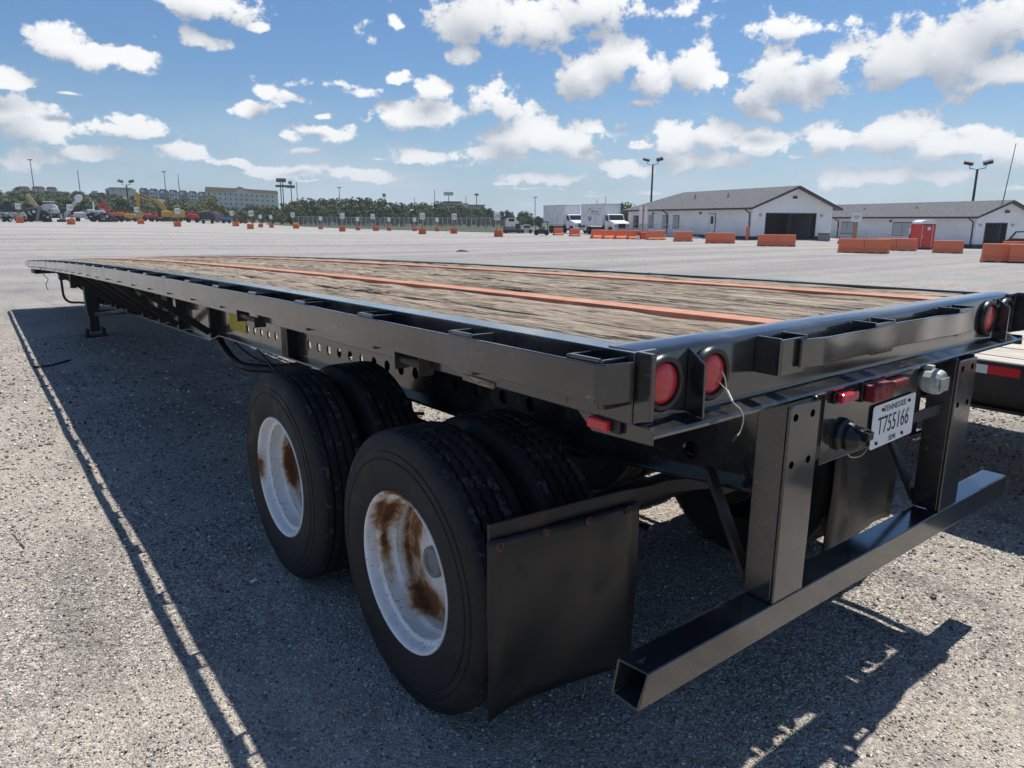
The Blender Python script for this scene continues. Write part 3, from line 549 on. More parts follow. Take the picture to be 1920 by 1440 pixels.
MB().lathe([(.0005, .02), (.03, .018), (.042, .0), (.046, -.03), (.043, -.05), (.036, -.056), (.0005, -.057)], 14, ax='y').build('housing', 'lamp_grey', WL, .003)
for k in range(5): MB().box(-.033+k*.0145, -.026+k*.0145, -.064, -.0575, -.03, .018).build('rib', 'lamp_grey', WL, .0015)
MB().box(-.012, .012, -.02, .01, .038, .056).build('mount', 'lamp_grey', WL, .002)
# wires
def wire(name, pts, r, m, parent=TR, n=6):
    P = [Vector(p) for p in pts]; out = []
    for i in range(len(P)-1):
        p0, p1, p2, p3 = P[max(i-1, 0)], P[i], P[i+1], P[min(i+2, len(P)-1)]
        for k in range(6):
            t = k/6; out.append(.5*((2*p1)+(p2-p0)*t+(2*p0-5*p1+4*p2-p3)*t*t+(3*p1-p0-3*p2+p3)*t**3))
    out.append(P[-1]); return MB().tube(out, r, n).build(name, m, parent, 0, 60)
wire('loose_wire', [(-.885, .042, 1.395), (-.882, .03, 1.37), (-.884, .022, 1.346), (-.888, .002, 1.32), (-.871, -.015, 1.297), (-.861, -.02, 1.272), (-.87, -.02, 1.24), (-.885, -.02, 1.228)], .0016, 'cream_wire')
wire('loose_wire', [(-.9, .043, 1.372), (-.896, .034, 1.36), (-.886, .022, 1.345)], .0014, 'cream_wire')
MB().cyl((-.885, .02, 1.343), (-.888, .0, 1.319), .0036, n=8).build('wire_splice', 'pot_white', TR, 0, 50); MB().cyl((-.884, -.02, 1.229), (-.902, -.02, 1.217), .0034, n=8).build('wire_end', 'thin_black', TR)
wire('loose_wire', [(-.2, .03, 1.05), (-.16, .03, 1.01), (-.08, .03, 1.0), (-.03, .03, 1.03), (-.02, .03, 1.05)], .002, 'cream_wire')
wire('hanging_cable', [(-1.24, 13.6, 1.0), (-1.24, 13.58, .9), (-1.2, 13.55, .8), (-1.16, 13.5, .74), (-1.2, 13.5, .66), (-1.18, 13.5, .56)], .006, 'thin_black')
# wheels -------------------------------------------------------------
RT_, RW_, ZW = .525, .304, .517
def tyre_mesh(kind):
    cols = [(-.112, .300, 0), (-.124, .302, 0), (-.132, .325, 0), (-.139, .36, 0), (-.1405, .392, 0), (-.1395, .42, 0), (-.1355, .4225, 0), (-.1355, .427, 0), (-.139, .43, 0), (-.1365, .45, 0), (-.1325, .452, 0), (-.129, .470, 0), (-.1305, .4725, 0), (-.1265, .484, 0), (-.119, .503, 0), (-.109, .516, 0), (-.102, .5205, 0)]
    tread = [(-.1, .521, 0)]
    for gw in (-.064, -.021, .021, .064):
        z = 1; tread += [(gw-.0085, .5245, z), (gw-.005, .509, z), (gw+.005, .509, z), (gw+.0085, .5245, z)]
    tread += [(.1, .521, 0)]; right = [(-a, r, z) for a, r, z in cols[::-1]]
    allc = cols+tread+right; n = 288; b = MB(); m = len(allc)
    for j in range(n):
        a = 2*math.pi*j/n; zz = (0, .0042, 0, -.0042)[j % 4] if kind == 'lug' else 0; ca, sa = math.cos(a), math.sin(a)
        for k, (wv_, r, z) in enumerate(allc):
            rr = r+(.0012*math.sin(j*1.7+k) if kind == 'lug' and .515 < r else 0)
            if kind == 'lug' and z == 0 and .515 < r < .5225 and (j % 3 == 0): rr -= .003
            b.V.append((wv_+zz*z, rr*ca, rr*sa-.006*max(0, -sa-.96)*0))
    for j in range(n):
        for i in range(m-1): b.F.append((j*m+i, j*m+i+1, ((j+1) % n)*m+i+1, ((j+1) % n)*m+i))
    return b
TYM = {}
for kind in ('lug', 'rib'):
    b = tyre_mesh(kind); me = b.mesh('tyre', 'tyre'); bm = bmesh.new(); bm.from_mesh(me); bmesh.ops.recalc_face_normals(bm, faces=bm.faces); bm.to_mesh(me); bm.free()
    me.polygons.foreach_set('use_smooth', [True]*len(me.polygons)); me.set_sharp_from_angle(angle=R(38)); TYM[kind] = me
rprof = [(.300, -.016), (.3045, -.012), (.3045, -.002), (.301, .002), (.295, .001), (.290, -.006), (.2865, -.018), (.2855, -.036), (.283, -.042), (.268, -.046), (.2635, -.052), (.2645, -.060), (.266, -.075), (.266, -.098), (.262, -.106), (.252, -.111), (.2495, -.12), (.2495, -.155), (.2515, -.168), (.247, -.175), (.234, -.173), (.21, -.173), (.17, -.162), (.13, -.15), (.10, -.143), (.07, -.14), (.045, -.138)]
RIM = {}
for nm in ('rim_rusty', 'rim_white'):
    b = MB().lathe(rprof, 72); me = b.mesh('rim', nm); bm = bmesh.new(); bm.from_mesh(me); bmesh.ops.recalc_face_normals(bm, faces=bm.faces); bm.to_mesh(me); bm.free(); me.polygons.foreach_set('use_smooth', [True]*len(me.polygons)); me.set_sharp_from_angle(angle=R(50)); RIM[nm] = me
bar_ = MB().lathe([(.29, -.26), (.29, -.02), (.262, -.04), (.255, -.2)], 48).mesh('barrel', 'black_rust', 40)
hubm = MB().lathe([(.06, -.17), (.06, -.126), (.054, -.121), (.036, -.121), (.034, -.126), (.0005, -.126)], 28).mesh('hub_cap', 'mid_grey', 40)
for sgn in (-1, 1):
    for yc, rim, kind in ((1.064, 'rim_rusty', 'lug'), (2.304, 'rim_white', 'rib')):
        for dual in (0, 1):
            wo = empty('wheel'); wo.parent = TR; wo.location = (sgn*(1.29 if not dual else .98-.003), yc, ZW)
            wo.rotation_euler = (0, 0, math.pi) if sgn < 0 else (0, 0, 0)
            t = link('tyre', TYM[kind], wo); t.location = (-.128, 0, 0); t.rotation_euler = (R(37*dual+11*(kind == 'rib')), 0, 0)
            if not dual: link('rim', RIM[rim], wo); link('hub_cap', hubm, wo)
            else: link('barrel', bar_, wo)
for yc in (1.064, 2.304):
    MB().cyl((-1.13, yc, ZW), (1.13, yc, ZW), .064, n=20).build('axle', 'black_rust', TR, 0, 50)
    for sgn in (-1, 1):
        MB().cyl((sgn*.6, yc, ZW), (sgn*.66, yc, ZW), .2, n=28).build('brake_drum', 'black_rust', TR, .004, 40)
        b = MB()
        for k in range(4): b.tube([(sgn*.52, yc-.5+.05*k, .66-.012*k), (sgn*.52, yc-.25, .62-.012*k), (sgn*.52, yc, .61-.012*k), (sgn*.52, yc+.25, .62-.012*k), (sgn*.52, yc+.5-.05*k, .66-.012*k)], .012, 4)
        b.build('leaf_spring', 'black_rust', TR)
        MB().box(sgn*.46, sgn*.58, yc-.07, yc+.07, .56, .68).build('spring_seat', 'black_rust', TR, .004)
for y in (1.684, 2.95):
    for sgn in (-1, 1): MB().prism([(y-.08, .855), (y+.08, .855), (y+.04, .68), (y-.04, .68)], 'x', sgn*.46, sgn*.58).build('spring_hanger', 'black_rust', TR, .004)
MB().box(-.487, .487, .30, .31, .86, 1.28).build('rear_cross_plate', 'black_rust', TR, .003)
MB().box(-.487, .487, 1.68, 1.74, .86, 1.3).build('suspension_cross_plate', 'black_rust', TR, .003)
for sgn in (-1, 1): MB().box(sgn*.445, sgn*.47, .62, 3.0, .862, 1.12).xf(lambda x, y, z: (x, y, z+drop(y))).build('subframe_rail', 'black_rust', TR, .003)
bend(MB().box(-1.15, 1.15, 15.96, 16.09, 1.20, 1.462)).build('front_bolster', 'black_paint', TR, .004)
for sgn in (-1, 1): bend(MB().box(sgn*1.152, sgn*1.2, 15.4, 16.05, 1.22, 1.33)).build('nose_plate', 'black_rust', TR, .004)
# mud flaps
for sgn in (-1, 1):
    b = MB(); nx, nz = 10, 18
    for i in range(nx+1):
        for k in range(nz+1):
            u, v = i/nx, k/nz; x = -1.311+.645*u; zt = .858-.033*u; zb_ = .252-.075*u+(.03*math.sin(u*3.14) if 1 else 0)
            z = zt+(zb_-zt)*v; y = .497+.016*math.sin(u*5+.5)*v+.03*v*v*(u-.3)+.006*math.sin(u*9+v*7)*v; b.V.append((-sgn*x, y, z))
    m = nz+1
    for i in range(nx): b.F += [(i*m+k, i*m+k+1, (i+1)*m+k+1, (i+1)*m+k) for k in range(nz)]
    fl = b.build('mud_flap', 'rubber', TR, 0, 60); md = fl.modifiers.new('thickness', 'SOLIDIFY'); md.thickness = .008; md.offset = 0
    for x, z in ((-1.274, .833), (-1.094, .829), (-.909, .82), (-.725, .81)): MB().lathe([(.0005, -.009), (.007, -.008), (.009, -.004), (.0145, -.0032), (.016, .003)], 14, (-sgn*x, .489, z), 'y').build('flap_washer', 'rust_bolt', fl); 
    b = MB(); P_ = [(-1.30, .512, .875), (-1.1, .512, .867), (-.9, .512, .858), (-.72, .512, .848), (-.6, .515, .832), (-.5, .52, .83), (-.38, .52, .81), (-.2, .52, .78)]
    for x, y, z in P_: tw = .028; b.V += [(-sgn*x, y-.005+.02*(x > -.7), z-tw), (-sgn*x, y-.005, z+tw), (-sgn*x, y+.005, z+tw), (-sgn*x, y+.005+.02*(x > -.7), z-tw)]
    for i in range(len(P_)-1): b.F += [(i*4+j, i*4+(j+1) % 4, (i+1)*4+(j+1) % 4, (i+1)*4+j) for j in range(4)]
    b.F += [(0, 1, 2, 3), tuple((len(P_)-1)*4+j for j in (3, 2, 1, 0))]; b.build('flap_bracket', 'black_rust', TR, .002)
    MB().box(-sgn*1.30, -sgn*.68, .506, .55, .897, .906).build('flap_ledge', 'black_rust', TR, .002) if 0 else None
# landing gear
for sgn in (-1, 1):
    lg = empty('landing_leg'); lg.parent = TR; lg.location = (sgn*.83, 11.4, 0)
    MB().box(-.085, .085, -.085, .085, .34, 1.0).build('outer_tube', 'black_rust', lg, .006); MB().box(-.065, .065, -.065, .065, .08, .339).build('inner_tube', 'black_rust', lg, .005)
    MB().box(-.15, .15, -.13, .13, .0, .035).box(-.13, -.09, -.1, .1, .0355, .13).box(.09, .13, -.1, .1, .0355, .13).build('foot', 'black_rust', lg, .004)
    MB().bar((-sgn*.06, .1, .45), (-sgn*.28, .55, .62), .05, .05).build('brace', 'black_rust', lg); MB().bar((-sgn*.02, -.1, .35), (-sgn*.3, -1.15, .5), .05, .05).build('brace', 'black_rust', lg)
    MB().box(-.03, .03, -.12, .1, .86, 1.06).build('gear_box', 'black_rust', lg, .004)
MB().cyl((-.83, 11.4, .37), (.83, 11.4, .37), .03, n=10).build('cross_shaft', 'black_rust', TR, 0, 60)
b = MB().bar((-.8, 11.43, .34), (.8, 11.43, .34), .06, .06); b.build('leg_crossbar', 'black_rust', TR)
wire('tow_hoop', [(-1.1, 12.2, .9), (-1.1, 12.22, .75), (-1.09, 12.24, .55), (-1.02, 12.25, .46), (-.9, 12.2, .45), (-.8, 12.0, .45)], .018, 'black_rust', TR, 8)
MB().box(-1.13, -1.0, 12.1, 12.3, .82, .98).build('hoop_bracket', 'black_rust', TR, .004); MB().box(-1.02, -.86, 12.17, 12.2, .92, .945).box(-1.02, -.86, 12.17, 12.2, .83, .85).build('hoop_tie', 'black_rust', TR)
# pipe hoop, hoses and decal below the beam
wire('spare_carrier_hoop', [(-.5, 6.05, .66), (-.5, 5.9, .58), (-.5, 5.6, .50), (-.48, 5.3, .485), (-.3, 5.0, .50), (0, 4.8, .56), (.35, 4.6, .68)], .038, 'black_rust', TR, 10)
wire('air_hose', [(-.45, 5.15, .71), (-.45, 4.9, .62), (-.42, 4.5, .5), (-.35, 4.0, .42), (-.2, 3.4, .44), (-.1, 2.9, .52)], .012, 'thin_black')
wire('safety_chain', [(-.46, 5.8, .7), (-.42, 5.6, .6), (-.36, 5.3, .53), (-.28, 5.0, .52)], .008, 'thin_black')
for y in (3.3, 3.45): wire('air_hose', [(.1, y, .8), (.05, y, .7), (-.05, y-.15, .5), (-.1, y-.4, .45)], .011, 'thin_black')
bend(MB().box(-.5025, -.5035, 5.165, 5.63, .905, 1.045)).build('warning_decal', 'yellow_decal', TR)
# strap winches under the left rail
for y, yl in ((2.75, .34), (1.05, .2)):
    wn = empty('strap_winch'); wn.parent = TR; wn.location = (-1.225, y, 1.33+drop(y))
    MB().box(-.03, .03, -yl*.42, -yl*.40, -.055, .02).box(-.03, .03, yl*.40, yl*.42, -.055, .02).box(-.028, .028, -yl*.42, yl*.42, .0205, .026).build('winch_frame', 'black_rust', wn, .003)
    MB().cyl((0, -yl*.43, -.02), (0, yl*.43, -.02), .018, n=14).build('winch_drum', 'black_rust', wn, 0, 50)
MB().box(-1.218, -1.2115, .60, .76, 1.283, 1.302).build('shim_board', 'wood', TR)
bend(MB().box(-1.235, -1.17, 9.9, 10.0, 1.12, 1.3)).build('marker_bracket', 'black_rust', TR)
for y, z in ((11.0, 1.1), (7.4, 1.12)): 
    o = MB().box(-.66, -.6, y-.13, y+.13, .95, 1.3); bend(o).build('toolbox_bracket', 'black_rust', TR, .004)
# ---------------------------------------------------------------- the neighbouring trailer
XA = 2.38; ZA = .97
AT = empty('neighbour_trailer', (0, 0, 0), 0, 'low brown-black trailer with pale plank deck and red and white tape on its side', 'trailer')
for i in range(14):
    x0 = XA+.02+i*.185; y = -1.6
    while y < 8.9:
        ye = min(8.9, y+random.uniform(2.5, 4.5)); MB().box(x0, x0+.178, y, ye-.006, ZA-.035, ZA+random.uniform(-.003, .003)).build('deck_plank', 'pale_wood', AT, .003); y = ye
for x, d in ((XA, 1), (XA+2.62, -1)): chan(MB(), x, d, ZA-.20, ZA-.006, .07, .01, [-1.62, 8.92]).build('side_rail', 'black_rust', AT, .003)
for x in (XA+.45, XA+2.1): MB().box(x, x+.02, -1.6, 8.9, .60, ZA-.036).box(x-.06, x+.08, -1.6, 8.9, .58, .5995).build('main_beam', 'black_rust', AT)
MB().box(XA+.012, XA+2.6, -1.64, -1.621, .7, ZA-.02).build('rear_bolster', 'black_rust', AT, .004)
for k, (y0, y1, m) in enumerate(((.5, .68, 'tape_white'), (.33, .4985, 'tape_red'), (1.6, 1.78, 'tape_white'), (1.44, 1.5985, 'tape_red'), (-.6, -.42, 'tape_white'), (-.78, -.6015, 'tape_red'))):
    MB().box(XA-.0025, XA-.0005, y0, y1, ZA-.082, ZA-.03).build('reflective_tape', m, AT)
for y in (.2, 2.2, 4.2):
    MB().box(XA-.018, XA-.0005, y-.05, y+.05, ZA-.075, ZA-.022).build('ring_lug', 'black_rust', AT, .004)
    wire('tie_ring', [(XA-.025, y-.062, ZA-.05), (XA-.03, y-.066, ZA-.1), (XA-.03, y-.04, ZA-.14), (XA-.03, y, ZA-.15), (XA-.03, y+.04, ZA-.14), (XA-.03, y+.066, ZA-.1), (XA-.025, y+.062, ZA-.05)], .011, 'black_rust', AT, 8)
for yc in (3.2, 4.4):
    for x in (XA+.3, XA+2.3):
        wo = empty('wheel'); wo.parent = AT; wo.location = (x, yc, .42); wo.scale = (.8, .8, .8); link('tyre', TYM['rib'], wo); link('barrel', bar_, wo)
    MB().cyl((XA+.2, yc, .42), (XA+2.4, yc, .42), .06, n=16).build('axle', 'black_rust', AT, 0, 50)
for x in (XA+.5, XA+2.1): MB().box(x-.05, x+.05, 8.4, 8.5, 0, .6).box(x-.12, x+.12, 8.33, 8.57, 0, .02).build('parking_leg', 'black_rust', AT)

# ---------------------------------------------------------------- helpers for things far off
def frame(px, d):
    r = ray(px, 420); h = math.hypot(r[0], r[1]); f = Vector((r[0]/h, r[1]/h, 0)); s = Vector((f.y, -f.x, 0))
    th = math.atan((px-960)/FPX); return f, s, d*math.cos(th)**2/FPX, d*math.cos(th)/FPX
def face_cam(px): f, s, _, _ = frame(px, 1); return math.atan2(s.y, s.x)
class Far:                                   # a thing seen far off, built from outlines in its own upright frame, at its own distance and with real depth
    def __init__(s, name, label, cat, px, by, d=None, group=None):
        p = hit(px, by) if d is None else at(px, d); s.px = px; s.d = math.hypot(p.x-CAM[0], p.y-CAM[1])
        s.f, s.s, s.kx, s.kz = frame(px, s.d); s.o = empty(name, p, math.atan2(s.s.y, s.s.x), label, cat, group)
        hz_ = 720+FPX*(FW[2]+RT[2]*(px-960)/FPX)/UP[2]; s.by = hz_+(CAM[2]-p.z)/s.kz
    def P(s, X, Y): return ((X-s.px)*s.kx, (s.by-Y)*s.kz)
    def poly(s, part, m, pts, y0=-1., y1=1., bevel=0): return MB().prism([s.P(*q) for q in pts], 'y', y0, y1).build(part, m, s.o, bevel)
    def rect(s, part, m, x0, x1, t, b, y0=-1., y1=1., bevel=0): return s.poly(part, m, [(x0, t), (x1, t), (x1, b), (x0, b)], y0, y1, bevel)
    def wheel(s, X, r, y=-1.0, wd=.4, m='tyre', name='wheel'):
        R0 = r*s.kz; cx_, _ = s.P(X, 0); w_ = MB().lathe([(R0*.55, 0), (R0*.95, 0), (R0, .05), (R0, wd-.05), (R0*.95, wd), (R0*.55, wd)], 20, (cx_, y, R0), 'y', True).build(name, m, s.o, 0, 40)
        MB().lathe([(.001, .03), (R0*.3, .02), (R0*.54, .06)], 16, (cx_, y, R0), 'y').build('rim', 'grey_paint', w_)
    def stick(s, part, m, pts, r=.2, y=0.):
        b = MB(); q = [s.P(*p) for p in pts]
        for (a, b1), (c, d1) in zip(q, q[1:]): b.bar((a, y, b1), (c, y, d1), r*2, r*2, (0, 1, 0))
        return b.build(part, m, s.o)

# ---------------------------------------------------------------- office buildings
def zat(px, py, d):
    hz_ = 720+FPX*(FW[2]+RT[2]*(px-960)/FPX)/UP[2]; return CAM[2]+(hz_-py)*frame(px, d)[3]
def office(name, label, C, az, Wd, Ln, hw, hr, z0, hip, door, wins, oh=.6):
    o = empty(name, (C[0], C[1], z0), math.radians(90-(az+90)), label, 'building')       # local x along the gable, y away along the long side
    t = .18; d0, d1, dh = door; g = lambda x: hw+(hr-hw)*(1-abs(x-Wd/2)/(Wd/2))
    bx('wall', 'siding', o, (0, t, t+.001, Ln-t-.001, .35, hw)); bx('wall', 'siding', o, (Wd-t, Wd, t+.001, Ln-t-.001, .35, hw)); bx('wall', 'siding', o, (0, Wd, Ln-t, Ln, .35, hw))
    MB().prism([(0, .35), (0, hw), (d0, g(d0)), (d0, .35)], 'y', 0, t).build('gable_wall', 'siding', o); MB().prism([(d1, .35), (d1, g(d1)), (Wd, hw), (Wd, .35)], 'y', 0, t).build('gable_wall', 'siding', o)
    MB().prism([(d0, dh), (d0, g(d0)), (Wd/2, hr), (d1, g(d1)), (d1, dh)], 'y', 0, t).build('gable_wall', 'siding', o)
    b = MB().box(-.02, t, t, Ln+.02, -1.2, .349); b.box(-.02, d0, -.02, t-.001, -1.2, .349); b.box(d1, Wd+.02, -.02, t-.001, -1.2, .349); b.box(Wd-t, Wd+.02, t, Ln, -1.2, .349); b.build('plinth', 'base_dark', o)
    bx('floor', 'concrete', o, (t, Wd-t, .0, Ln-t, -.4, .03)); bx('partition', 'interior', o, (t, Wd-t, 6.0, 6.1, .03, hw)); bx('partition', 'interior', o, (d1-.35, d1-.25, .4, 3., .03, 2.2))
    bx('garage_frame', 'dark_trim', o, (d0-.0, d0+.1, -.03, t-.02, .03, dh-.1), (d1-.1, d1, -.03, t-.02, .03, dh-.1), (d0, d1, -.03, t-.02, dh-.1, dh)); bx('garage_door', 'door_dark', o, (d0+.1, d1-.1, .6, 2.6, dh-.12, dh-.08))
    sl_ = (hr-hw)/(Wd/2); ez = hw-sl_*oh; th = .14; Y0 = -oh; Y1 = Ln+oh; hh = Ln-Wd/2 if hip else Y1
    V_ = [(-oh, Y0, ez), (Wd/2, Y0, hr), (Wd/2, hh, hr), (-oh, Y1, ez), (Wd+oh, Y0, ez), (Wd+oh, Y1, ez)]; V_ = V_+[(x, y, z+th) for x, y, z in V_]
    F_ = [(6, 7, 8, 9), (7, 10, 11, 8), (0, 3, 2, 1), (1, 2, 5, 4), (0, 1, 7, 6), (1, 4, 10, 7), (0, 6, 9, 3), (4, 5, 11, 10)]
    F_ += [(9, 8, 11), (3, 5, 2), (3, 9, 11, 5)] if hip else [(3, 9, 8, 2), (2, 8, 11, 5)]
    rf = MB().add(V_, F_).build('roof', 'roof', o)
    MB().prism([(-oh-.02, ez-.06), (-oh-.02, ez+.12), (Wd/2, hr+.1), (Wd/2, hr-.1)], 'y', Y0-.05, Y0-.005).build('barge_board', 'dark_trim', rf); MB().prism([(Wd+oh+.02, ez-.06), (Wd+oh+.02, ez+.12), (Wd/2, hr+.1), (Wd/2, hr-.1)], 'y', Y0-.05, Y0-.005).build('barge_board', 'dark_trim', rf)
    bx('gutter', 'dark_trim', rf, (-oh-.12, -oh-.005, Y0, Y1, ez-.04, ez+.09)); bx('gutter', 'dark_trim', rf, (Wd+oh+.005, Wd+oh+.12, Y0, Y1, ez-.04, ez+.09))
    for k, y in enumerate((Ln*.3, Ln*.55)): MB().cyl((Wd*.25, y, hr-1.0), (Wd*.25, y, hr-.35), .12, n=10).build('roof_vent', 'galv', rf)
    for y in (.3, Ln*.62): MB().tube([(-oh-.06, y, ez-.02), (-.1, y, ez-.35), (-.07, y, ez-.7), (-.07, y, .1)], .06, 8).build('downspout', 'dark_trim', o)
    for y, w_, h0, h1, kd in wins:
        wn = bx('window' if kd else 'door', 'dark_trim', o, (-.05, -.0015, y, y+w_, h0, h1)); 
        if kd: bx('pane', 'glass' if kd == 1 else 'galv', wn, (-.06, -.0505, y+.07, y+w_/2-.03, h0+.07, h1-.07), (-.06, -.0505, y+w_/2+.03, y+w_-.07, h0+.07, h1-.07))
        else: bx('leaf', 'sign_white', wn, (-.07, -.051, y+.06, y+w_-.06, h0+.02, h1-.06)); bx('pane', 'glass', wn, (-.08, -.0705, y+.3, y+w_-.3, h0+1.1, h1-.25))
    bx('wall_light', 'dark_trim', o, (Wd/2-.2, Wd/2+.2, -.16, -.003, hr-1.05, hr-.8))
    for x in (d0-.6, d1+.6): bx('wall_light', 'galv', o, (x-.12, x+.12, -.1, -.003, dh-.35, dh-.1))
    for y in (Ln*.35, Ln*.75): bx('wall_light', 'dark_trim', o, (-.14, -.003, y-.1, y+.1, hw-.65, hw-.45))
    return o
oa = office('office_building', 'white gabled office with open garage door and long grey roof, behind the box trucks', (56.8, 39.1), 18, 9.3, 23.5, 3.05, 4.85, -.02, True, (1.5, 7.4, 2.5),
      [(5.6, 1.05, .35, 2.45, 0), (12.2, 1.2, .9, 2.3, 2), (14.4, 1.2, .9, 2.3, 2), (17.6, 1.0, .9, 2.3, 2), (21., 1.2, .9, 2.3, 1)])
ob = office('office_building', 'white gabled office beyond the red portable toilet, second of the pair', (74.0, 26.6), 24, 6.6, 31., 3.0, 4.3, -.68, False, (1.05, 3.6, 2.35), [(5.4, 1.0, .9, 2.3, 0), (7.7, 2.8, .95, 2.35, 2), (16.5, 2.2, .95, 2.35, 2)])
# access ramps with rails
for par, y0, y1 in ((oa, .6, 9.5), (ob, .6, 12.)):
    rp = bx('ramp', 'concrete', par, (-2.0, -.7, y1, y1+3, -.4, .34)); MB().add([(-2.0, y0, -.3), (-.7, y0, -.3), (-.7, y1, .34), (-2., y1, .34), (-2.0, y0, -.6), (-.7, y0, -.6), (-.7, y1, -.6), (-2, y1, -.6)], [(0, 1, 2, 3), (0, 4, 5, 1), (3, 7, 4, 0), (1, 5, 6, 2)]).build('ramp', 'concrete', par)
    b = MB()
    for x in (-1.95,):
        for h in (.5, 1.0): b.cyl((x, y0, h-.25), (x, y1, h+.34), .03, n=6); b.cyl((x, y1, h+.34), (x, y1+9, h+.34), .03, n=6)
        for k in range(8): y = y0+(y1-y0)*k/7; z = -.3+.64*k/7; b.cyl((x, y, z), (x, y, z+1.02), .028, n=6)
        for k in range(6): y = y1+1.5*(k+1); b.cyl((x, y, .0), (x, y, 1.34), .028, n=6)
    b.build('handrail', 'galv', par)
# roof mast on the second building
MB().cyl((3.3, .6, 4.0), (3.8, .6, 9.6), .045, .03, 8).build('whip_mast', 'dark_trim', ob)

def flood_pole(px, d, ztop, label, heads=2):
    p = at(px, d); o = empty('floodlight_pole', p, face_cam(px), label, 'light pole'); h = ztop-p.z
    MB().cyl((0, 0, 0), (0, 0, h-.6), .16, .11, 12).build('pole', 'dark_trim', o, 0, 50); MB().tube([(-.75, 0, h-.2), (-.7, 0, h-.5), (0, 0, h-.62), (.7, 0, h-.5), (.75, 0, h-.2)], .06, 8).build('cross_arm', 'galv', o)
    for sx_ in (-1, 1):
        hd = MB().box(-.45, .45, -.25, .25, -.16, .16).build('lamp_head', 'dark_paint', o, .03); hd.location = (sx_*.85, -.1, h+.05); hd.rotation_euler = (R(24), R(-sx_*14), 0)
        g = MB().box(-.38, .38, -.2, .2, -.175, -.161).build('lamp_glass', 'galv', hd)
flood_pole(1219, 100, zat(1219, 307, 100), 'twin floodlight pole rising behind the hipped roof end of the first office'); flood_pole(1818, 92, zat(1828, 312, 92), 'twin floodlight pole rising behind the ridge of the second office')
flood_pole(245, 150, zat(245, 344, 150), 'twin floodlight pole above the yellow excavator')

# ---------------------------------------------------------------- orange barriers
def barrier(x0, x1, by, label, yaw=0., L=None, m='orange_fade', twin=False):
    p = hit((x0+x1)/2, by); d = math.hypot(p.x-CAM[0], p.y-CAM[1]); f, s, kx, kz = frame((x0+x1)/2, d); L = L or (x1-x0)*kx/max(.5, math.cos(yaw)); L = min(max(L, 1.2), 3.6)
    o = empty('traffic_barrier', p, math.atan2(s.y, s.x)+yaw, label, 'barrier', 'orange barriers in front of the offices')
    prof = [(-.26, 0), (-.26, .12), (-.14, .3), (-.09, .82), (.09, .82), (.14, .3), (.26, .12), (.26, 0)]
    halves = [(-L/2, -.01), (.01, L/2)] if twin else [(-L/2, L/2)]
    for a, c in halves:
        MB().prism(prof, 'x', a, c).build('shell', m, o, .025)
        for q in (a+(c-a)*.25, a+(c-a)*.75): MB().box(q-.2, q+.2, -.262, -.2, .005, .075).build('fork_slot', 'dark_trim', o)
    return o
BAR = [(1040, 1053, 441, 'small orange barrier beside the utility cart with roll cage', .5, None, 0), (1071, 1084, 443, 'small orange barrier in front of the plain box truck', .5, None, 0),
 (1110, 1132, 447, 'orange barrier below the logo on the box truck, first of its row', .8, 1.7, 0), (1133, 1151, 447.6, 'orange barrier in front of the logo box truck bumper', .8, 1.7, 0), (1156, 1173, 448, 'orange barrier beside the cab of the logo box truck', .8, 1.7, 0),
 (1179, 1200, 448.5, 'orange barrier between the logo box truck and the banner post', .7, 1.7, 0), (1216, 1243, 449.8, 'orange barrier between the banner post and the ramp', .6, 1.9, 0), (1264, 1297, 453, 'lone orange barrier at the foot of the ramp', .35, None, 0), (1323, 1377, 456.5, 'lone orange barrier in front of the white long wall', .15, None, 0),
 (1420, 1490, 462, 'long orange barrier in front of the open garage door', .15, None, 1), (1571, 1665, 475, 'double orange barrier in front of the white notice board', .22, None, 1), (1640, 1717, 470, 'orange barrier half hidden behind the double one', .2, None, 1), (1748, 1804, 475, 'lone orange barrier between the red toilet and the second garage door', .15, None, 0),
 (1844, 1892, 492, 'short orange barrier butted against a longer one near the second office', .25, None, 0), (1889, 1960, 494, 'long orange barrier butted against the short one near the second office', .25, None, 1), (1877, 1950, 475, 'orange barrier standing behind the butted pair, before the utility cart', .1, None, 1)]
for x0, x1, by, lb, yw, L, tw in BAR: barrier(x0, x1, by, lb, yw, L, twin=bool(tw))
o = Far('orange_crate', 'square orange box at the foot of the banner post', 'box', 1209, 448.5); o.rect('shell', 'orange', 1201, 1217, 436, 448.5, -.5, .5, .04); o.rect('lid', 'orange', 1200.5, 1217.5, 434.6, 435.9, -.53, .53, .02)
# banner post, notice board, bollards, bins, cone
o = Far('banner_post', 'wooden post with two tall white notices in front of the first office', 'sign', 1205, 449, 74); o.rect('post', 'post_wood', 1204, 1206.6, 386, 449, -.07, .07); o.rect('banner', 'sign_white', 1198, 1203.5, 388, 419, -.1, -.08); o.rect('banner', 'sign_white', 1207.5, 1212.5, 388, 419, -.1, -.08)
o = Far('notice_board', 'small white notice on a wooden post between the two offices', 'sign', 1606, 463, 56); o.rect('post', 'post_wood', 1603, 1608.5, 414, 463, -.07, .07); bd = o.rect('board', 'sign_white', 1595, 1615, 400, 416, -.11, -.08)
for k, (a, c) in enumerate(((1598, 1612), (1601, 1609))): o.rect('print_line', 'town_grey', a, c, 405+k*3.6, 406.6+k*3.6, -.113, -.1105)
for px, by, t, lb in ((1400, 451, 425, 'slim orange bollard at the corner of the first office'), (1598.5, 459, 432.5, 'slim orange bollard beside the notice board')):
    o = Far('bollard', lb, 'bollard', px, by); MB().lathe([(.11, 0), (.11, (by-t)*o.kz-.05), (.05, (by-t)*o.kz), (.001, (by-t)*o.kz)], 14, ax='z').build('post', 'orange', o.o, 0, 50)
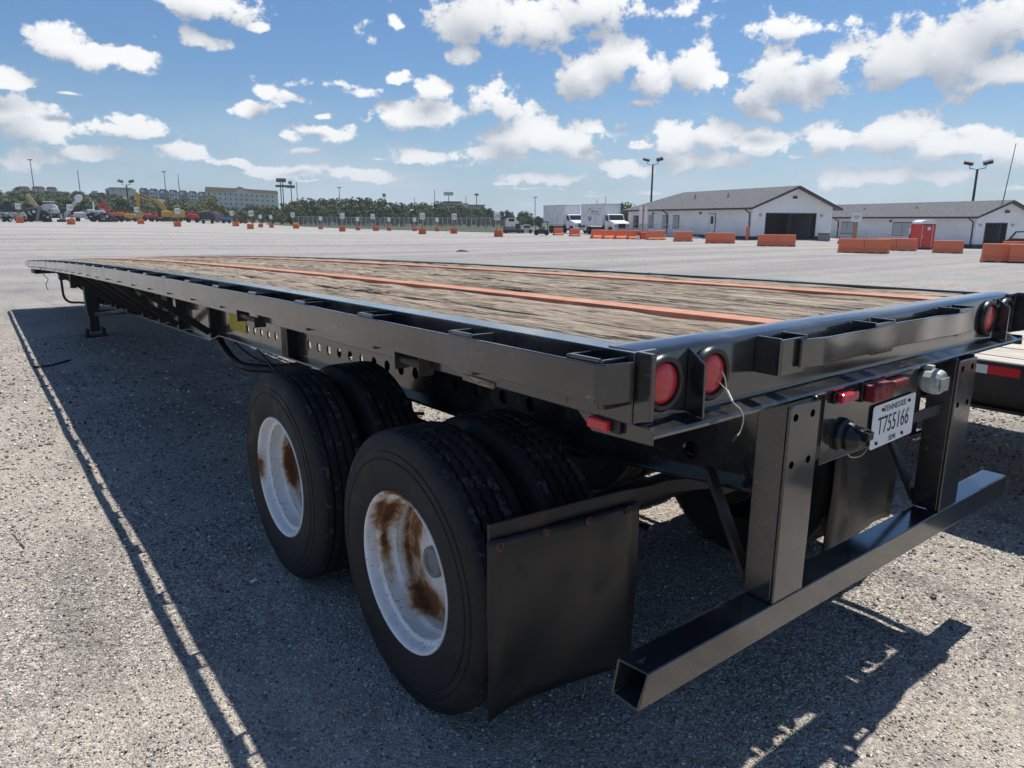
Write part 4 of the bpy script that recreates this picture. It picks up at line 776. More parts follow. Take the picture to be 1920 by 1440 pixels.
o = Far('traffic_cone', 'small orange and white cone beside the double barrier', 'cone', 1573, 457); MB().lathe([(.16, .03), (.11, .25)], 14, ax='z').build('cone', 'orange', o.o); MB().lathe([(.11, .25), (.08, .42)], 14, ax='z').build('collar', 'sign_white', o.o); MB().lathe([(.08, .42), (.03, .7), (.001, .7)], 14, ax='z').build('tip', 'orange', o.o); bx('base', 'orange', o.o, (-.2, .2, -.2, .2, 0, .03))
o = Far('waste_bin', 'dark square waste bin between the two offices', 'bin', 1543, 452); o.rect('body', 'mid_grey', 1533, 1554, 438, 452, -.6, .6, .03); o.rect('lid', 'dark_paint', 1532, 1555, 436, 437.9, -.65, .65, .02)
o = Far('waste_bin', 'grey wheeled bin with white lid by the second garage door', 'bin', 1846, 464.5); o.poly('body', 'grey_paint', [(1838.5, 450), (1853.5, 450), (1851, 464), (1841, 464)], -.35, .35, .03); o.rect('lid', 'sign_white', 1838, 1854, 448, 449.9, -.4, .4, .02)
o = Far('tyre_planter', 'dark round tub on the ground behind the double barrier', 'tub', 1626, 458); MB().lathe([(.5, 0), (.62, .3), (.6, .42), (.5, .42), (.48, .3)], 18, ax='z').build('tub', 'dark_paint', o.o, 0, 40)
o = Far('hand_wash_stand', 'grey wash stand on a pedestal beside the red toilet', 'wash stand', 1704, 466); o.rect('pedestal', 'dark_paint', 1701.5, 1706.5, 438, 466, -.1, .1, .01); o.rect('basin', 'pot_white', 1700, 1710.5, 428, 437.9, -.2, .2, .03); o.rect('base', 'dark_paint', 1696, 1711, 464.5, 466, -.3, .3)
o = Far('plastic_bucket', 'white plastic bucket on the ground by the orange crate', 'bucket', 1196, 450); MB().lathe([(.001, .01), (.13, .01), (.16, .4), (.15, .4), (.12, .03)], 16, ax='z').build('shell', 'pot_white', o.o, 0, 40)
# portable toilet
o = Far('portable_toilet', 'red portable toilet with pale domed roof', 'toilet', 1726, 467.5); H = 2.2; q = o.o; q.rotation_euler.z += .55
bx('base', 'dark_paint', q, (-.6, .6, -.6, .6, 0, .12)); bx('body', 'pot_red', q, (-.57, .57, -.57, .57, .121, 1.95), bevel=.02)
for x, y in ((-.57, -.57), (.57, -.57), (.57, .57), (-.57, .57)): MB().box(x-.045, x+.045, y-.045, y+.045, .125, 1.96).build('corner_post', 'pot_red', q, .015)
dr = bx('door', 'pot_red', q, (-.4, .4, -.595, -.571, .2, 1.86)); bx('door_panel', 'pot_red', dr, (-.3, .3, -.605, -.596, .3, .95), (-.3, .3, -.605, -.596, 1.05, 1.75)); bx('door_trim', 'pot_white', dr, (-.44, -.41, -.6, -.571, .2, 1.9), (.41, .44, -.6, -.571, .2, 1.9)); bx('latch', 'sign_white', dr, (-.36, -.3, -.62, -.606, .95, 1.05))
MB().lathe([(.001, -.612), (.13, -.612), (.13, -.606)], 20, (.1, 0, 1.6), 'y').build('emblem', 'sign_white', dr)
MB().prism([(-.62, 1.961), (-.6, 2.08), (-.45, 2.2), (-.2, 2.27), (.2, 2.27), (.45, 2.2), (.6, 2.08), (.62, 1.961)], 'y', -.62, .62).build('roof', 'pot_white', q, .03); bx('vent_slot', 'dark_paint', q, (-.5, .5, -.574, -.5705, 1.88, 1.94))

# ---------------------------------------------------------------- lane signs
SG = [(38, 418, '17', 0), (134, 421, '18', 0), (265, 420, '18', -6), (333, 425, '19', 2), (443, 424.3, '19', -7), (470, 429.3, '20', 3), (556, 428.5, '20', -5), (642, 434, '21', 1), (705, 433, '21', -5), (792, 439, '22', 0), (851, 438, '22', 1), (935, 444, '23', -2),
      (488.5, 415.5, '', 0), (509, 416.5, '', 0), (601, 422, '', 0), (671, 425, '', 0), (729.5, 428, '', 0), (777, 430, '', 0), (820, 432.5, '', 0)]
seen = {}
for px, by, tx, dx in SG:
    seen[tx] = seen.get(tx, 0)+1; WN = dict(zip(range(17, 24), ('seventeen', 'eighteen', 'nineteen', 'twenty', 'twenty-one', 'twenty-two', 'twenty-three'))); nb = lambda q, r: f'next to the marker reading {WN[(q, r)[seen[tx] > 1]]}'
    pal = {'17': 'beside the grey tandem rig', '18': ('in front of the conveyor boom', 'in front of the yellow roller')[seen[tx] > 1], '19': ('before the yellow tracked machine', nb(18, 20))[seen[tx] > 1], '20': nb(19, 21), '21': nb(20, 22), '22': nb(21, 23), '23': 'next to the dump truck'}.get(tx, '')
    p = hit(px, by) if tx else at(px, 125+(px-488)*-.05); o = empty('lane_marker', p, face_cam(px)+random.uniform(-.12, .12), f'orange box and post with white sign reading {WN[int(tx)]} {pal}' if tx else 'small orange box and post with blank white sign along the fence', 'sign', 'numbered lane markers across the yard' if tx else 'blank lane markers along the fence')
    f, s, kx, kz = frame(px, math.hypot(p.x-CAM[0], p.y-CAM[1])); k = 1. if tx else .8; ox = dx*kx
    bx('weight_box', 'orange', o, (-.43*k, .43*k, -.4*k, .4*k, 0, .62*k), bevel=.02); bx('box_top', 'orange', o, (-.4*k, -.06*k, -.36*k, .36*k, .621*k, .7*k), (.06*k, .4*k, -.36*k, .36*k, .621*k, .7*k), bevel=.02)
    bx('post', 'post_wood', o, (ox-.06, ox+.06, -.48*k, -.402*k, 0, 1.95*k)); bd = bx('board', 'sign_white', o, (ox-.3*k, ox+.3*k, -.505*k, -.481*k, 1.72*k, 2.46*k))
    if tx:
        t = text_mesh(tx, .5, 'ink', 'lettering', bd, 1., .003); t.rotation_euler = (R(90), 0, 0); t.location = (ox, -.509, 2.05)

# ---------------------------------------------------------------- trucks
def box_truck(px, by, d, heading, label, logo):
    p = hit(px, by) if d is None else at(px, d); o = empty('box_truck', p, heading, label, 'truck', 'box trucks parked by the office')      # front towards local -y
    bx('cargo_box', 'truck_white', o, (-1.25, 1.25, 0, 5.6, 1.12, 3.62), bevel=.03); bx('box_trim', 'galv', o, (-1.262, 1.262, -.012, 5.612, 1.06, 1.119), (-1.262, 1.262, -.012, 5.612, 3.621, 3.66))
    for y in (.9, 1.9, 2.9, 3.9, 4.9): bx('box_rib', 'galv', o, (-1.258, -1.2505, y, y+.025, 1.12, 3.62))
    if logo:
        lg = empty('logo'); lg.parent = o; lg.location = (-1.2515, 0, 0)
        b = MB(); b.prism([(3.2+.55*math.cos(a), 2.55+.6*math.sin(a)) for a in [math.pi*k/14 for k in range(15)]]+[(3.2+.47*math.cos(a), 2.55+.52*math.sin(a)) for a in [math.pi*k/14 for k in range(14, -1, -1)]], 'x', -.003, 0); b.build('arch', 'ink', lg)
        for k in range(4): MB().box(-.003, 0, 3.0-.1*k*0-.35+.09*k, 3.7-.09*k, 2.05-.14*k, 2.13-.14*k).build('stripe', 'ink', lg)
        MB().box(-.003, 0, .5, 3.0, 2.42, 2.46).build('rule', 'ink', lg); t = text_mesh('Demand', .46, 'ink', 'lettering', lg, 1.0, .002); t.rotation_euler = (R(90), 0, R(-90)); t.location = (-.002, 1.85, 2.75); MB().box(-.003, 0, .42, .46, 2.5, 3.1).build('frame_bar', 'ink', lg); MB().box(-.003, 0, .46, 1.1, 3.06, 3.1).build('frame_bar', 'ink', lg)
    c = MB().prism([(-.3, .62), (-.3, 2.45), (-.95, 2.42), (-1.32, 1.72), (-2.35, 1.48), (-2.5, 1.35), (-2.52, .7), (-2.3, .55)], 'x', -1.08, 1.08).build('cab', 'truck_white', o, .06)
    MB().add([(-.95, -.99, 2.32), (.95, -.99, 2.32), (.98, -1.32, 1.74), (-.98, -1.32, 1.74)], [(0, 1, 2, 3)]).xf(lambda x, y, z: (x, y-.035, z+.02)).build('windshield', 'glass', c)
    for s_ in (-1, 1):
        MB().prism([(-.42, 1.72), (-.42, 2.3), (-.9, 2.3), (-1.2, 1.72)], 'x', s_*1.081, s_*1.086).build('side_window', 'glass', c); bx('headlight', 'chrome', c, (s_*.62, s_*.98, -2.56, -2.521, .95, 1.2)); bx('mirror', 'dark_trim', c, (s_*1.2, s_*1.32, -1.3, -1.15, 1.6, 2.1))
        for y in (-1.75, 3.6): 
            R0 = .5; wl = MB().lathe([(.25, 0), (.46, 0), (R0, .05), (R0, .22), (.46, .27), (.25, .27)], 22, (s_*1.2-(.27 if s_ > 0 else 0), y, R0), 'x', True).build('wheel', 'tyre', o, 0, 40); MB().lathe([(.001, .03), (.12, .0), (.245, .06)] if s_ < 0 else [(.001, .24), (.12, .27), (.245, .21)], 16, (s_*1.2-(.27 if s_ > 0 else 0), y, R0), 'x').build('rim', 'grey_paint', wl)
    bx('grille', 'dark_trim', c, (-.5, .5, -2.55, -2.5205, .8, 1.3)); bx('bumper', 'chrome', o, (-1.15, 1.15, -2.72, -2.53, .42, .7), bevel=.03); bx('chassis', 'truck_dark', o, (-.45, .45, -2.2, 5.5, .62, .9), (-1.1, 1.1, .3, .34, .4, 1.05), (-1.15, -1.05, .6, 2.7, .45, .95), (1.05, 1.15, .6, 2.7, .45, .95))
box_truck(1072, 442, 98, face_cam(1072)+R(31), 'white box truck with plain sides, farther from the office', False); box_truck(1146, 445, 90, face_cam(1146)+R(30), 'white box truck with dark arch logo and lettering, beside the office', True)
o = Far('dump_truck', 'grey dump truck with raised dark tarp roof beyond the fence end', 'truck', 958, 438, 96); o.poly('body', 'mid_grey', [(944, 414), (975, 414), (977, 429), (944, 430)], -1.1, 1.1, .05); o.poly('cab', 'light_paint', [(948, 414), (952, 408), (966, 408), (972, 417), (972, 424), (948, 424)], -1.115, -1.101, .02); o.poly('tarp_roof', 'dark_paint', [(939, 412), (941, 406.5), (965, 406.5), (966, 408.4), (948, 409)], -1.12, 1.12)
o.rect('window', 'glass', 954, 964, 410, 415, -1.13, -1.116); o.rect('bumper', 'dark_paint', 943, 979, 430.1, 434, -1.1, 1.1); [o.wheel(x, 4.5, -1.0) for x in (949, 972)]; o.rect('grille', 'dark_paint', 966, 974, 419, 428, -1.13, -1.116)
o = Far('pickup_truck', 'silver pickup parked between the dump truck and the utility cart', 'car', 987, 438.5, 96); o.poly('body', 'grey_paint', [(975, 428), (980, 426), (998, 427), (999, 435), (975, 435)], -.9, .9, .05); o.poly('cabin', 'grey_paint', [(980, 426), (983, 421), (993, 421), (997, 427)], -.8, .8, .04); o.poly('window', 'glass', [(981.5, 425.8), (984, 422), (992, 422), (995.4, 425.8)], -.82, -.803); [o.wheel(x, 3.4, -.95, .25) for x in (979.5, 994.5)]; o.rect('headlight', 'chrome', 975.5, 979, 428.5, 430.5, -.93, -.905)
o = Far('utility_cart', 'dark open utility cart with roll cage beside the left box truck', 'cart', 1015, 441); o.poly('body', 'dark_paint', [(1002, 431), (1010, 429), (1028, 430), (1029, 437), (1002, 437)], -.75, .75, .03); o.rect('canopy', 'dark_paint', 1003.5, 1028, 415, 417, -.75, .75, .02)
for x in (1004.5, 1012, 1026.5): o.rect('cage_bar', 'dark_paint', x-.6, x+.6, 417, 431, -.72, -.66); o.rect('cage_bar', 'dark_paint', x-.6, x+.6, 417, 431, .66, .72)
o.rect('seat', 'mid_grey', 1012, 1022, 424, 429, -.6, .6, .03); [o.wheel(x, 4.6, -.85, .3) for x in (1006, 1024.5)]
o = Far('utility_cart', 'dark utility cart with windscreen parked by the second garage door', 'cart', 1908, 458, 64); o.poly('body', 'dark_paint', [(1890, 449), (1900, 446), (1925, 446), (1928, 455), (1890, 455)], -.75, .75, .03); o.stick('cage_bar', 'dark_paint', [(1897, 447), (1907, 434), (1925, 433.5)], .04, -.7); o.stick('cage_bar', 'dark_paint', [(1897, 447), (1907, 434), (1925, 433.5)], .04, .7); o.rect('roof', 'dark_paint', 1906, 1927, 433, 434.5, -.72, .72); o.wheel(1899, 5, -.85, .3); o.wheel(1922, 5, -.85, .3); o.poly('windscreen', 'glass', [(1899, 446), (1908, 435), (1909, 435), (1901, 446)], -.65, .65)

# ---------------------------------------------------------------- machines at the far left
FL = 'machines lined up at the far side of the yard'
def M(name, label, cat, px, by, d=None): return Far(name, label, cat, px, by, d, FL)
o = M('tandem_rig', 'grey tandem-axle trailer carrying dark machinery, at the end of the machine line', 'trailer', 26, 416); o.poly('body', 'grey_paint', [(-6, 399), (47, 398), (52, 405), (52, 411), (-6, 411)], -1, 1, .05); o.poly('machine', 'dark_paint', [(-4, 398.5), (2, 388), (12, 384), (16, 378), (24, 379), (28, 388), (40, 390), (44, 397.5)], -.7, .7, .1); [o.wheel(x, 5, -1.1) for x in (8.5, 18.5, 48)]; o.stick('hose_arm', 'mid_grey', [(-5, 392), (6, 383), (18, 380)], .2)
o = M('road_paver', 'dark paver with a raised tan conveyor', 'paver', 76, 416); o.poly('conveyor', 'tan_paint', [(55, 369), (63.5, 367), (77, 388), (73, 393), (68, 388)], -.8, .8, .06); o.poly('body', 'dark_paint', [(50, 398), (58, 392), (72, 391), (90, 396), (97, 406), (98, 414), (50, 414)], -1, 1, .08); [o.wheel(x, r_, -1.2, .5) for x, r_ in ((59, 9), (90, 6))]; o.poly('hopper', 'mid_grey', [(60, 390), (76, 388), (80, 395), (62, 396)], -.9, .9, .05); o.stick('strut', 'mid_grey', [(70, 412), (78, 390)], .2, -1.1)
o = M('milling_machine', 'white milling machine with a long raised conveyor boom', 'milling machine', 115, 416); o.poly('body', 'light_paint', [(82, 388), (86, 384), (104, 383), (112, 388), (114, 401), (84, 401)], -1.2, 1.2, .1); o.poly('chassis', 'dark_paint', [(80, 401.5), (122, 401.5), (120, 409), (80, 409)], -1, 1, .05); o.poly('boom', 'grey_paint', [(112, 411), (119, 415), (150, 381), (145, 376)], -.6, .6, .05); o.poly('boom_head', 'light_paint', [(144.5, 371), (150, 367), (159, 367), (160.5, 373), (154, 381), (147, 380)], -.7, .7, .08); o.rect('canopy', 'light_paint', 85, 107, 379.5, 381, -1.2, 1.2, .03)
for x in (86, 105): o.rect('canopy_post', 'dark_paint', x-.5, x+.5, 381, 386, -1.1, 1.1)
for x in (90, 116): o.rect('leg', 'light_paint', x-2, x+2, 401, 411, -1.25, -.8, .03); o.rect('track', 'dark_paint', x-9, x+9, 411.2, 416, -1.3, -.6, .12)
o.poly('engine_cover', 'light_paint', [(100, 392), (112, 391), (116, 398), (102, 399)], -1.35, -1.201, .05)
o = M('reclaimer', 'white wheeled reclaimer with tall exhaust and black rotor hood', 'reclaimer', 186, 416); o.poly('tank', 'grey_paint', [(141, 398.5), (160, 398), (160, 408.5), (141, 409)], -1, 1, .2); o.poly('body', 'light_paint', [(160, 400), (166, 394), (176, 393), (184, 397), (196, 394), (204, 404), (204, 408), (161, 412)], -1.1, 1.1, .08); o.rect('exhaust', 'light_paint', 177.5, 180.5, 380, 394, -.15, .15, .03); o.poly('rotor_hood', 'dark_paint', [(184, 403), (200, 399), (212, 405), (223, 412), (222, 415.5), (184, 415.5)], -1.2, 1.2, .08); o.wheel(176, 8.5, -1.35, .6); o.wheel(148, 4, -1.2); o.wheel(228, 5, -1.2); o.rect('grille', 'dark_paint', 163.5, 168.5, 401, 406, -1.12, -1.101); o.poly('cab', 'mid_grey', [(186, 397), (190, 391), (198, 391), (200, 397)], -.8, .8, .05)
def clutter(o, x0, x1, y0, y1, n):
    for k in range(n):
        x, y = random.uniform(x0, x1), random.uniform(y0, y1); w_, h_ = random.uniform(.6, 2.6), random.uniform(.5, 2.2); o.rect('fitting', random.choice(['dark_paint', 'mid_grey', 'dark_paint', 'grey_paint', 'light_paint']), x-w_, x+w_, y-h_, y+h_, -1.46-.012*k, -.9)
for q in [c for c in bpy.data.objects if c.get('category') in ('paver', 'milling machine', 'reclaimer') or c.name == 'tandem_rig']:
    z = Far.__new__(Far); px_ = {'road_paver': 76, 'milling_machine': 115, 'reclaimer': 186, 'tandem_rig': 26}[q.name]; z.px = px_; z.d = math.hypot(q.location.x-CAM[0], q.location.y-CAM[1]); z.f, z.s, z.kx, z.kz = frame(px_, z.d); z.o = q; z.by = 720+FPX*(FW[2]+RT[2]*(px_-960)/FPX)/UP[2]+(CAM[2]-q.location.z)/z.kz; clutter(z, px_-24, px_+24, 396, 412, 14)
o = M('small_excavator', 'small red excavator with folded arm behind the white reclaimer', 'excavator', 196, 412, 165); o.stick('arm', 'red_paint', [(204, 396), (200, 382), (187, 389)], .35); o.rect('house', 'red_paint', 198, 209, 395, 405, -1, 1, .08); o.rect('track', 'dark_paint', 194, 212, 405.5, 411, -1.2, 1.2, .1)
def small_machine(px, w_, t, m, label, name='compact_machine', by=411, d=158, cabm='dark_paint'):
    o = M(name, label, 'machine', px, by, d); b0 = o.by; h = b0-t; o.poly('body', m, [(px-w_/2, b0-h*.3), (px-w_/2, t+h*.25), (px-w_*.2, t+h*.1), (px+w_*.35, t+h*.2), (px+w_/2, t+h*.5), (px+w_/2, b0-h*.3)], -.9, .9, .1)
    o.poly('cab', cabm, [(px-w_*.2, t+h*.12), (px-w_*.16, t-h*.12), (px+w_*.12, t-h*.12), (px+w_*.18, t+h*.15)], -.6, .6, .04); [o.wheel(px+q*w_, h*.26, -1.0, .35) for q in (-.3, .3)]; o.stick('boom', m, [(px-w_*.4, t+h*.3), (px+w_*.1, t-h*.05), (px+w_*.45, t+h*.35)], .16, -.4)
small_machine(212, 17, 397, 'pink_red', 'faded red machine beside the black rotor hood'); small_machine(228, 17, 396, 'orange_paint', 'orange machine between the faded red one and the yellow roller'); small_machine(243, 14, 395, 'red_paint', 'red machine directly behind the yellow roller', d=162)
small_machine(278, 18, 398, 'pink_red', 'faded red machine under the excavator boom', d=160); small_machine(291, 15, 401, 'red_paint', 'low red machine beside the excavator tracks', d=155)
small_machine(362, 26, 399, 'red_paint', 'wide red machine beside the yellow tracked machine', d=160, cabm='red_paint'); small_machine(425, 18, 406, 'blue_paint', 'low blue machine beside the blue conveyor', d=165); small_machine(447, 16, 406, 'grey_paint', 'grey car-sized machine last in the line before the trees', d=170)
o = M('road_roller', 'yellow road roller with dark drum, beside the excavator', 'roller', 247, 415.5, 146); o.poly('body', 'yellow_paint', [(235, 403), (240, 400.5), (255, 401), (259, 405), (258, 410), (235, 410.5)], -.9, .9, .12); [o.wheel(x, 4, -.9, 1.8, 'dark_paint', 'drum') for x in (239.5, 254)]; o.rect('seat', 'dark_paint', 245, 249, 398, 400.8, -.4, .4, .05)
o = M('excavator', 'yellow excavator with arched boom and hanging stick', 'excavator', 309, 415, 148); o.rect('house', 'yellow_paint', 304, 323, 396, 407, -1.3, 1.3, .15); o.poly('cab', 'dark_paint', [(298, 407), (299, 395), (303, 392), (306, 393), (306, 407)], -1.2, -.1, .05); o.rect('track', 'dark_paint', 299, 328, 409, 415, -1.5, -.7, .25); o.rect('track', 'dark_paint', 299, 328, 409, 415, .7, 1.5, .25); o.rect('turntable', 'dark_paint', 306, 320, 407.2, 409, -.8, .8)
o.poly('boom', 'yellow_paint', [(303, 397), (309, 396), (316, 398), (312, 384), (302, 377), (288, 373), (266, 366), (264, 372), (286, 379), (298, 383), (304, 389)], -.28, .28, .03); o.poly('stick', 'yellow_paint', [(260, 364), (267, 364), (268, 372), (267, 395), (261.5, 395), (261, 372)], -.2, .2, .03); o.poly('bucket', 'tan_paint', [(261, 395.3), (269, 396), (272, 403), (268, 410), (259, 408), (258, 401)], -.6, .6, .05); o.stick('hydraulic_ram', 'dark_paint', [(301, 398), (290, 378)], .1, -.5); o.stick('hydraulic_ram', 'dark_paint', [(286, 374), (268, 369)], .09, -.3); o.poly('counterweight', 'yellow_paint', [(323.2, 398), (327, 399), (327, 407), (323.2, 407)], -1.2, 1.2, .08)
o = M('crawler_loader', 'yellow tracked machine partly behind the marker reading 19', 'loader', 338, 416, 142); o.poly('body', 'yellow_paint', [(326, 408), (326, 396), (331, 394), (345, 394), (349, 398), (347, 408)], -1.1, 1.1, .1); o.rect('track', 'dark_paint', 325, 343, 408.5, 415.5, -1.3, 1.3, .15); o.rect('cab', 'tan_paint', 329, 340, 387, 394, -.7, .7, .05); o.rect('window', 'glass', 330.5, 338.5, 388.5, 392.5, -.72, -.702)
o = M('covered_trailer', 'black covered trailer beside the blue machine', 'trailer', 389, 413.5, 150); o.poly('body', 'dark_paint', [(375, 411), (376, 400), (380, 398), (396, 398), (402, 402), (406, 411)], -1, 1, .08); o.poly('cover', 'mid_grey', [(378, 398.8), (383, 396.5), (394, 396.5), (398, 399.5)], -.9, .9, .05); [o.wheel(x, 3, -1.1) for x in (382, 398)]
o = M('blue_conveyor', 'blue conveyor machine with orange end, beside the black covered trailer', 'conveyor', 408, 412, 156); o.poly('frame', 'blue_paint', [(394, 399), (400, 398.5), (418, 408), (417, 411), (408, 409)], -.7, .7, .05); o.poly('end_drum', 'orange_paint', [(401, 399), (407, 398), (414, 403), (410, 404.5)], -.5, .5, .05); o.rect('leg', 'dark_paint', 399, 401, 402, 411.5, -.5, .5); o.rect('leg', 'dark_paint', 413, 415, 407, 411.5, -.5, .5)

# ---------------------------------------------------------------- hill, trees, far buildings
def zhill(x, y):
    dx, dy = x-CAM[0], y-CAM[1]; d = math.hypot(dx, dy); a = math.degrees(math.atan2(dx, dy)); Hh = 11.2*sstep(30, 8, a)
    return zg(x, y)-.3+Hh*sstep(185, 430, d)*(1-.0*d)
b = MB(); na, nd = 70, 30
for i in range(na+1):
    for k in range(nd+1):
        a = R(-75+110*i/na); d = 180*(1100/180)**(k/nd); x, y = CAM[0]+d*math.sin(a), CAM[1]+d*math.cos(a); b.V.append((x, y, zhill(x, y)))
for i in range(na): b.F += [(i*(nd+1)+k, i*(nd+1)+k+1, (i+1)*(nd+1)+k+1, (i+1)*(nd+1)+k) for k in range(nd)]
hl = b.build('hill', 'grass', None, 0, 180); hl.data.flip_normals() if hl.data.polygons[0].normal.z < 0 else None
tag(hl, 'low green hillside beyond the machines', kind='structure')
VP = [500+12*i for i in range(48)]; b = MB()
for px in VP:
    t = (px-560)/396; df = 1/((1-t)/150+t/97)+1.2 if t < 1 else 97+(t-1)*60
    for d in (df, df+12, df+40, df+110, df+400): p = at(px, d); b.V.append((p.x, p.y, p.z+.04))
for i in range(len(VP)-1): b.F += [(i*5+k, i*5+k+1, (i+1)*5+k+1, (i+1)*5+k) for k in range(4)]
vg = b.build('grass_verge', 'grass', None, 0, 180); vg.data.flip_normals() if vg.data.polygons[0].normal.z < 0 else None; tag(vg, 'rough grass verge behind the chain link fence', kind='structure')
def crown_mesh(seed, h, r, kind, m):
    g_ = np.random.default_rng(seed); nl = 26; lobes = []
    for i in range(nl):
        t = g_.uniform(.22, 1); rad = r*(1.05-.75*abs(t-.45)**1.1*1.25) if kind == 'round' else r*(1.12-t)*.95; a = g_.uniform(0, 6.283); q = rad*g_.uniform(.25, .85)
        lobes.append((q*math.cos(a), q*math.sin(a), h*t*.92, r*g_.uniform(.22, .42)))
    V_ = []; F_ = []
    for (x, y, z, lr) in lobes:
        for k in range(62):
            v = g_.normal(0, 1, 3); v /= np.linalg.norm(v); c = np.array((x, y, z))+v*lr*g_.uniform(.55, 1.08); s = r*g_.uniform(.05, .115)
            n_ = v+g_.normal(0, .6, 3); n_ /= np.linalg.norm(n_); t1 = np.cross(n_, g_.normal(0, 1, 3)); t1 /= np.linalg.norm(t1); t2 = np.cross(n_, t1)
            i0 = len(V_); V_ += [tuple(c+t1*s), tuple(c+t2*s*.7), tuple(c-t1*s), tuple(c-t2*s*.7)]; F_.append((i0, i0+1, i0+2, i0+3))
    q = MB(); q.V = V_; q.F = F_; return q.mesh('crown', m)
def trunk_mesh(h, r, seed):
    g_ = random.Random(seed); q = MB().tube([(0, 0, -.5), (g_.uniform(-.1, .1), 0, h*.3), (g_.uniform(-.2, .2), g_.uniform(-.2, .2), h*.62)], [r*.05, r*.04, r*.02], 7)
    for k in range(4): a = g_.uniform(0, 6.28); q.tube([(0, 0, h*(.22+.09*k)), (math.cos(a)*r*.5, math.sin(a)*r*.5, h*(.45+.1*k))], [r*.025, r*.008], 5)
    return q.mesh('trunk', 'bark')
KIND = [('round', 'leaf', 1., .62, 'green broadleaf tree in the belt beyond the fence'), ('round', 'leaf_dark', 1., .55, 'dark green broadleaf tree in the belt beyond the fence'), ('cone', 'leaf', 1., .42, 'pointed green pine in the belt beyond the fence'), ('round', 'leaf_pale', .9, .6, 'pale yellow-green shrub tree in front of the hotel'), ('round', 'leaf', .95, .7, '')]
TM = [(crown_mesh(50+i, 1, .5*k[3]/.62*1.0, k[0], k[1]), trunk_mesh(1, .5, i)) for i, k in enumerate(KIND)]
def tree(px, d, h, ki, label, group, z=None, wd=1.):
    p = at(px, d); 
    if z is not None: p.z = z
    else:
        p.z = zhill(p.x, p.y)+.25 if d > 185 else p.z
    o = empty('tree', p, random.uniform(0, 6.28), label, 'tree', group); o.scale = (h*wd, h*wd, h); link('crown', TM[ki][0], o); link('trunk', TM[ki][1], o); return o
BG = 'tree belt beyond the fence'
def topy(px): return np.interp(px, [395, 430, 480, 520, 560, 600, 640, 670, 700, 740, 770, 800, 850, 900, 940, 980, 1010], [392, 388, 390, 386, 378, 377, 375, 374, 377, 383, 386, 380, 385, 391, 395, 401, 405])
for row, (d0, k) in enumerate(((205, 1.), (185, .82), (166, .62))):
    px = 395+row*7
    while px < 1012:
        d = d0+random.uniform(-8, 8)-max(0, px-800)*.05; top = zat(px, topy(px)+random.uniform(-3, 5), d); p = at(px, d); zb = zhill(p.x, p.y) if d > 185 else p.z; h = max(2.4, (top-zb)*k)
        ki = random.choice([0, 0, 1, 2, 2, 0]) if px > 470 or row < 2 else 3
        tree(px, d, h, ki, KIND[ki][4], BG, None, random.uniform(.85, 1.25)); px += random.uniform(13, 21)*(1 if row else .9)
for px, d, h, ki, lb in ((1174, 112, 4.3, 0, 'green tree between the logo box truck and the first office'), (1655, 120, 4.6, 1, 'green tree top showing over the roof of the second office'), (402, 172, 5.5, 3, 'bushy pale shrub at the terrace-side corner of the hotel'), (380, 168, 3.6, 3, 'low yellow-green shrub behind the wide red machine')): tree(px, d, h, ki, lb, None)
HG = 'trees on the far hillside'; lab = ['bushy green tree on the far hillside', 'dark tree on the far hillside', '', '', 'broad green tree on the far hillside']
for i in range(230):
    px = random.uniform(-60, 392); d = random.choice([200, 208, 216, 225, 236, 248, 262, 280, 300, 320])+random.uniform(-6, 6); tree(px, d, random.uniform(2.6, 4.4) if d < 250 else random.uniform(2.4, 3.8), (ki := random.choice([0, 1, 4, 1])), lab[ki] or lab[0], HG, None, random.uniform(1.1, 1.7))
def zb_(px, d): p = at(px, d); return zhill(p.x, p.y)
class FarB(Far):
    def __init__(s, name, label, px, d, z): 
        Far.__init__(s, name, label, 'building', px, 400, d); s.o.location.z = z; hz_ = 720+FPX*(FW[2]+RT[2]*(px-960)/FPX)/UP[2]; s.by = hz_+(CAM[2]-z)/s.kz
# hotel
h = FarB('hotel', 'pale hotel with tan tiled roof and rows of windows, above the tree belt', 458, 360, zb_(458, 360)-1); h.rect('wall', 'hotel_wall', 394, 523, 364, h.by, -8, 8)
h.poly('gable', 'hotel_wall', [(444, 372), (444, 364), (455, 357.5), (476, 364), (476, 372)], -8.6, -8.01); h.poly('roof', 'tile_roof', [(393, 364), (395, 356), (447, 357.5), (455, 354.5), (464, 358.2), (522, 361), (524, 365.5), (478, 364.5), (455.5, 357), (443, 363.8)], -8.8, -.5); h.rect('roof_back', 'tile_roof', 396, 522, 359.5, 363.9, -.4, 8)
for r_i in range(4):
    for k in range(13):
        X = 400+k*9.4; Y = 367.0+r_i*8.0+k*.35; f = h.rect('window', 'town_white', X-1.7, X+1.7, Y-2., Y+2.2, -8.9 if 444 < X < 476 and r_i == 0 else -8.15, -8.61 if 444 < X < 476 and r_i == 0 else -8.005); h.rect('pane', 'window_dark', X-1.2, X+1.2, Y-1.6, Y+1.5, -8.95 if 444 < X < 476 and r_i == 0 else -8.2, -8.901 if 444 < X < 476 and r_i == 0 else -8.151)
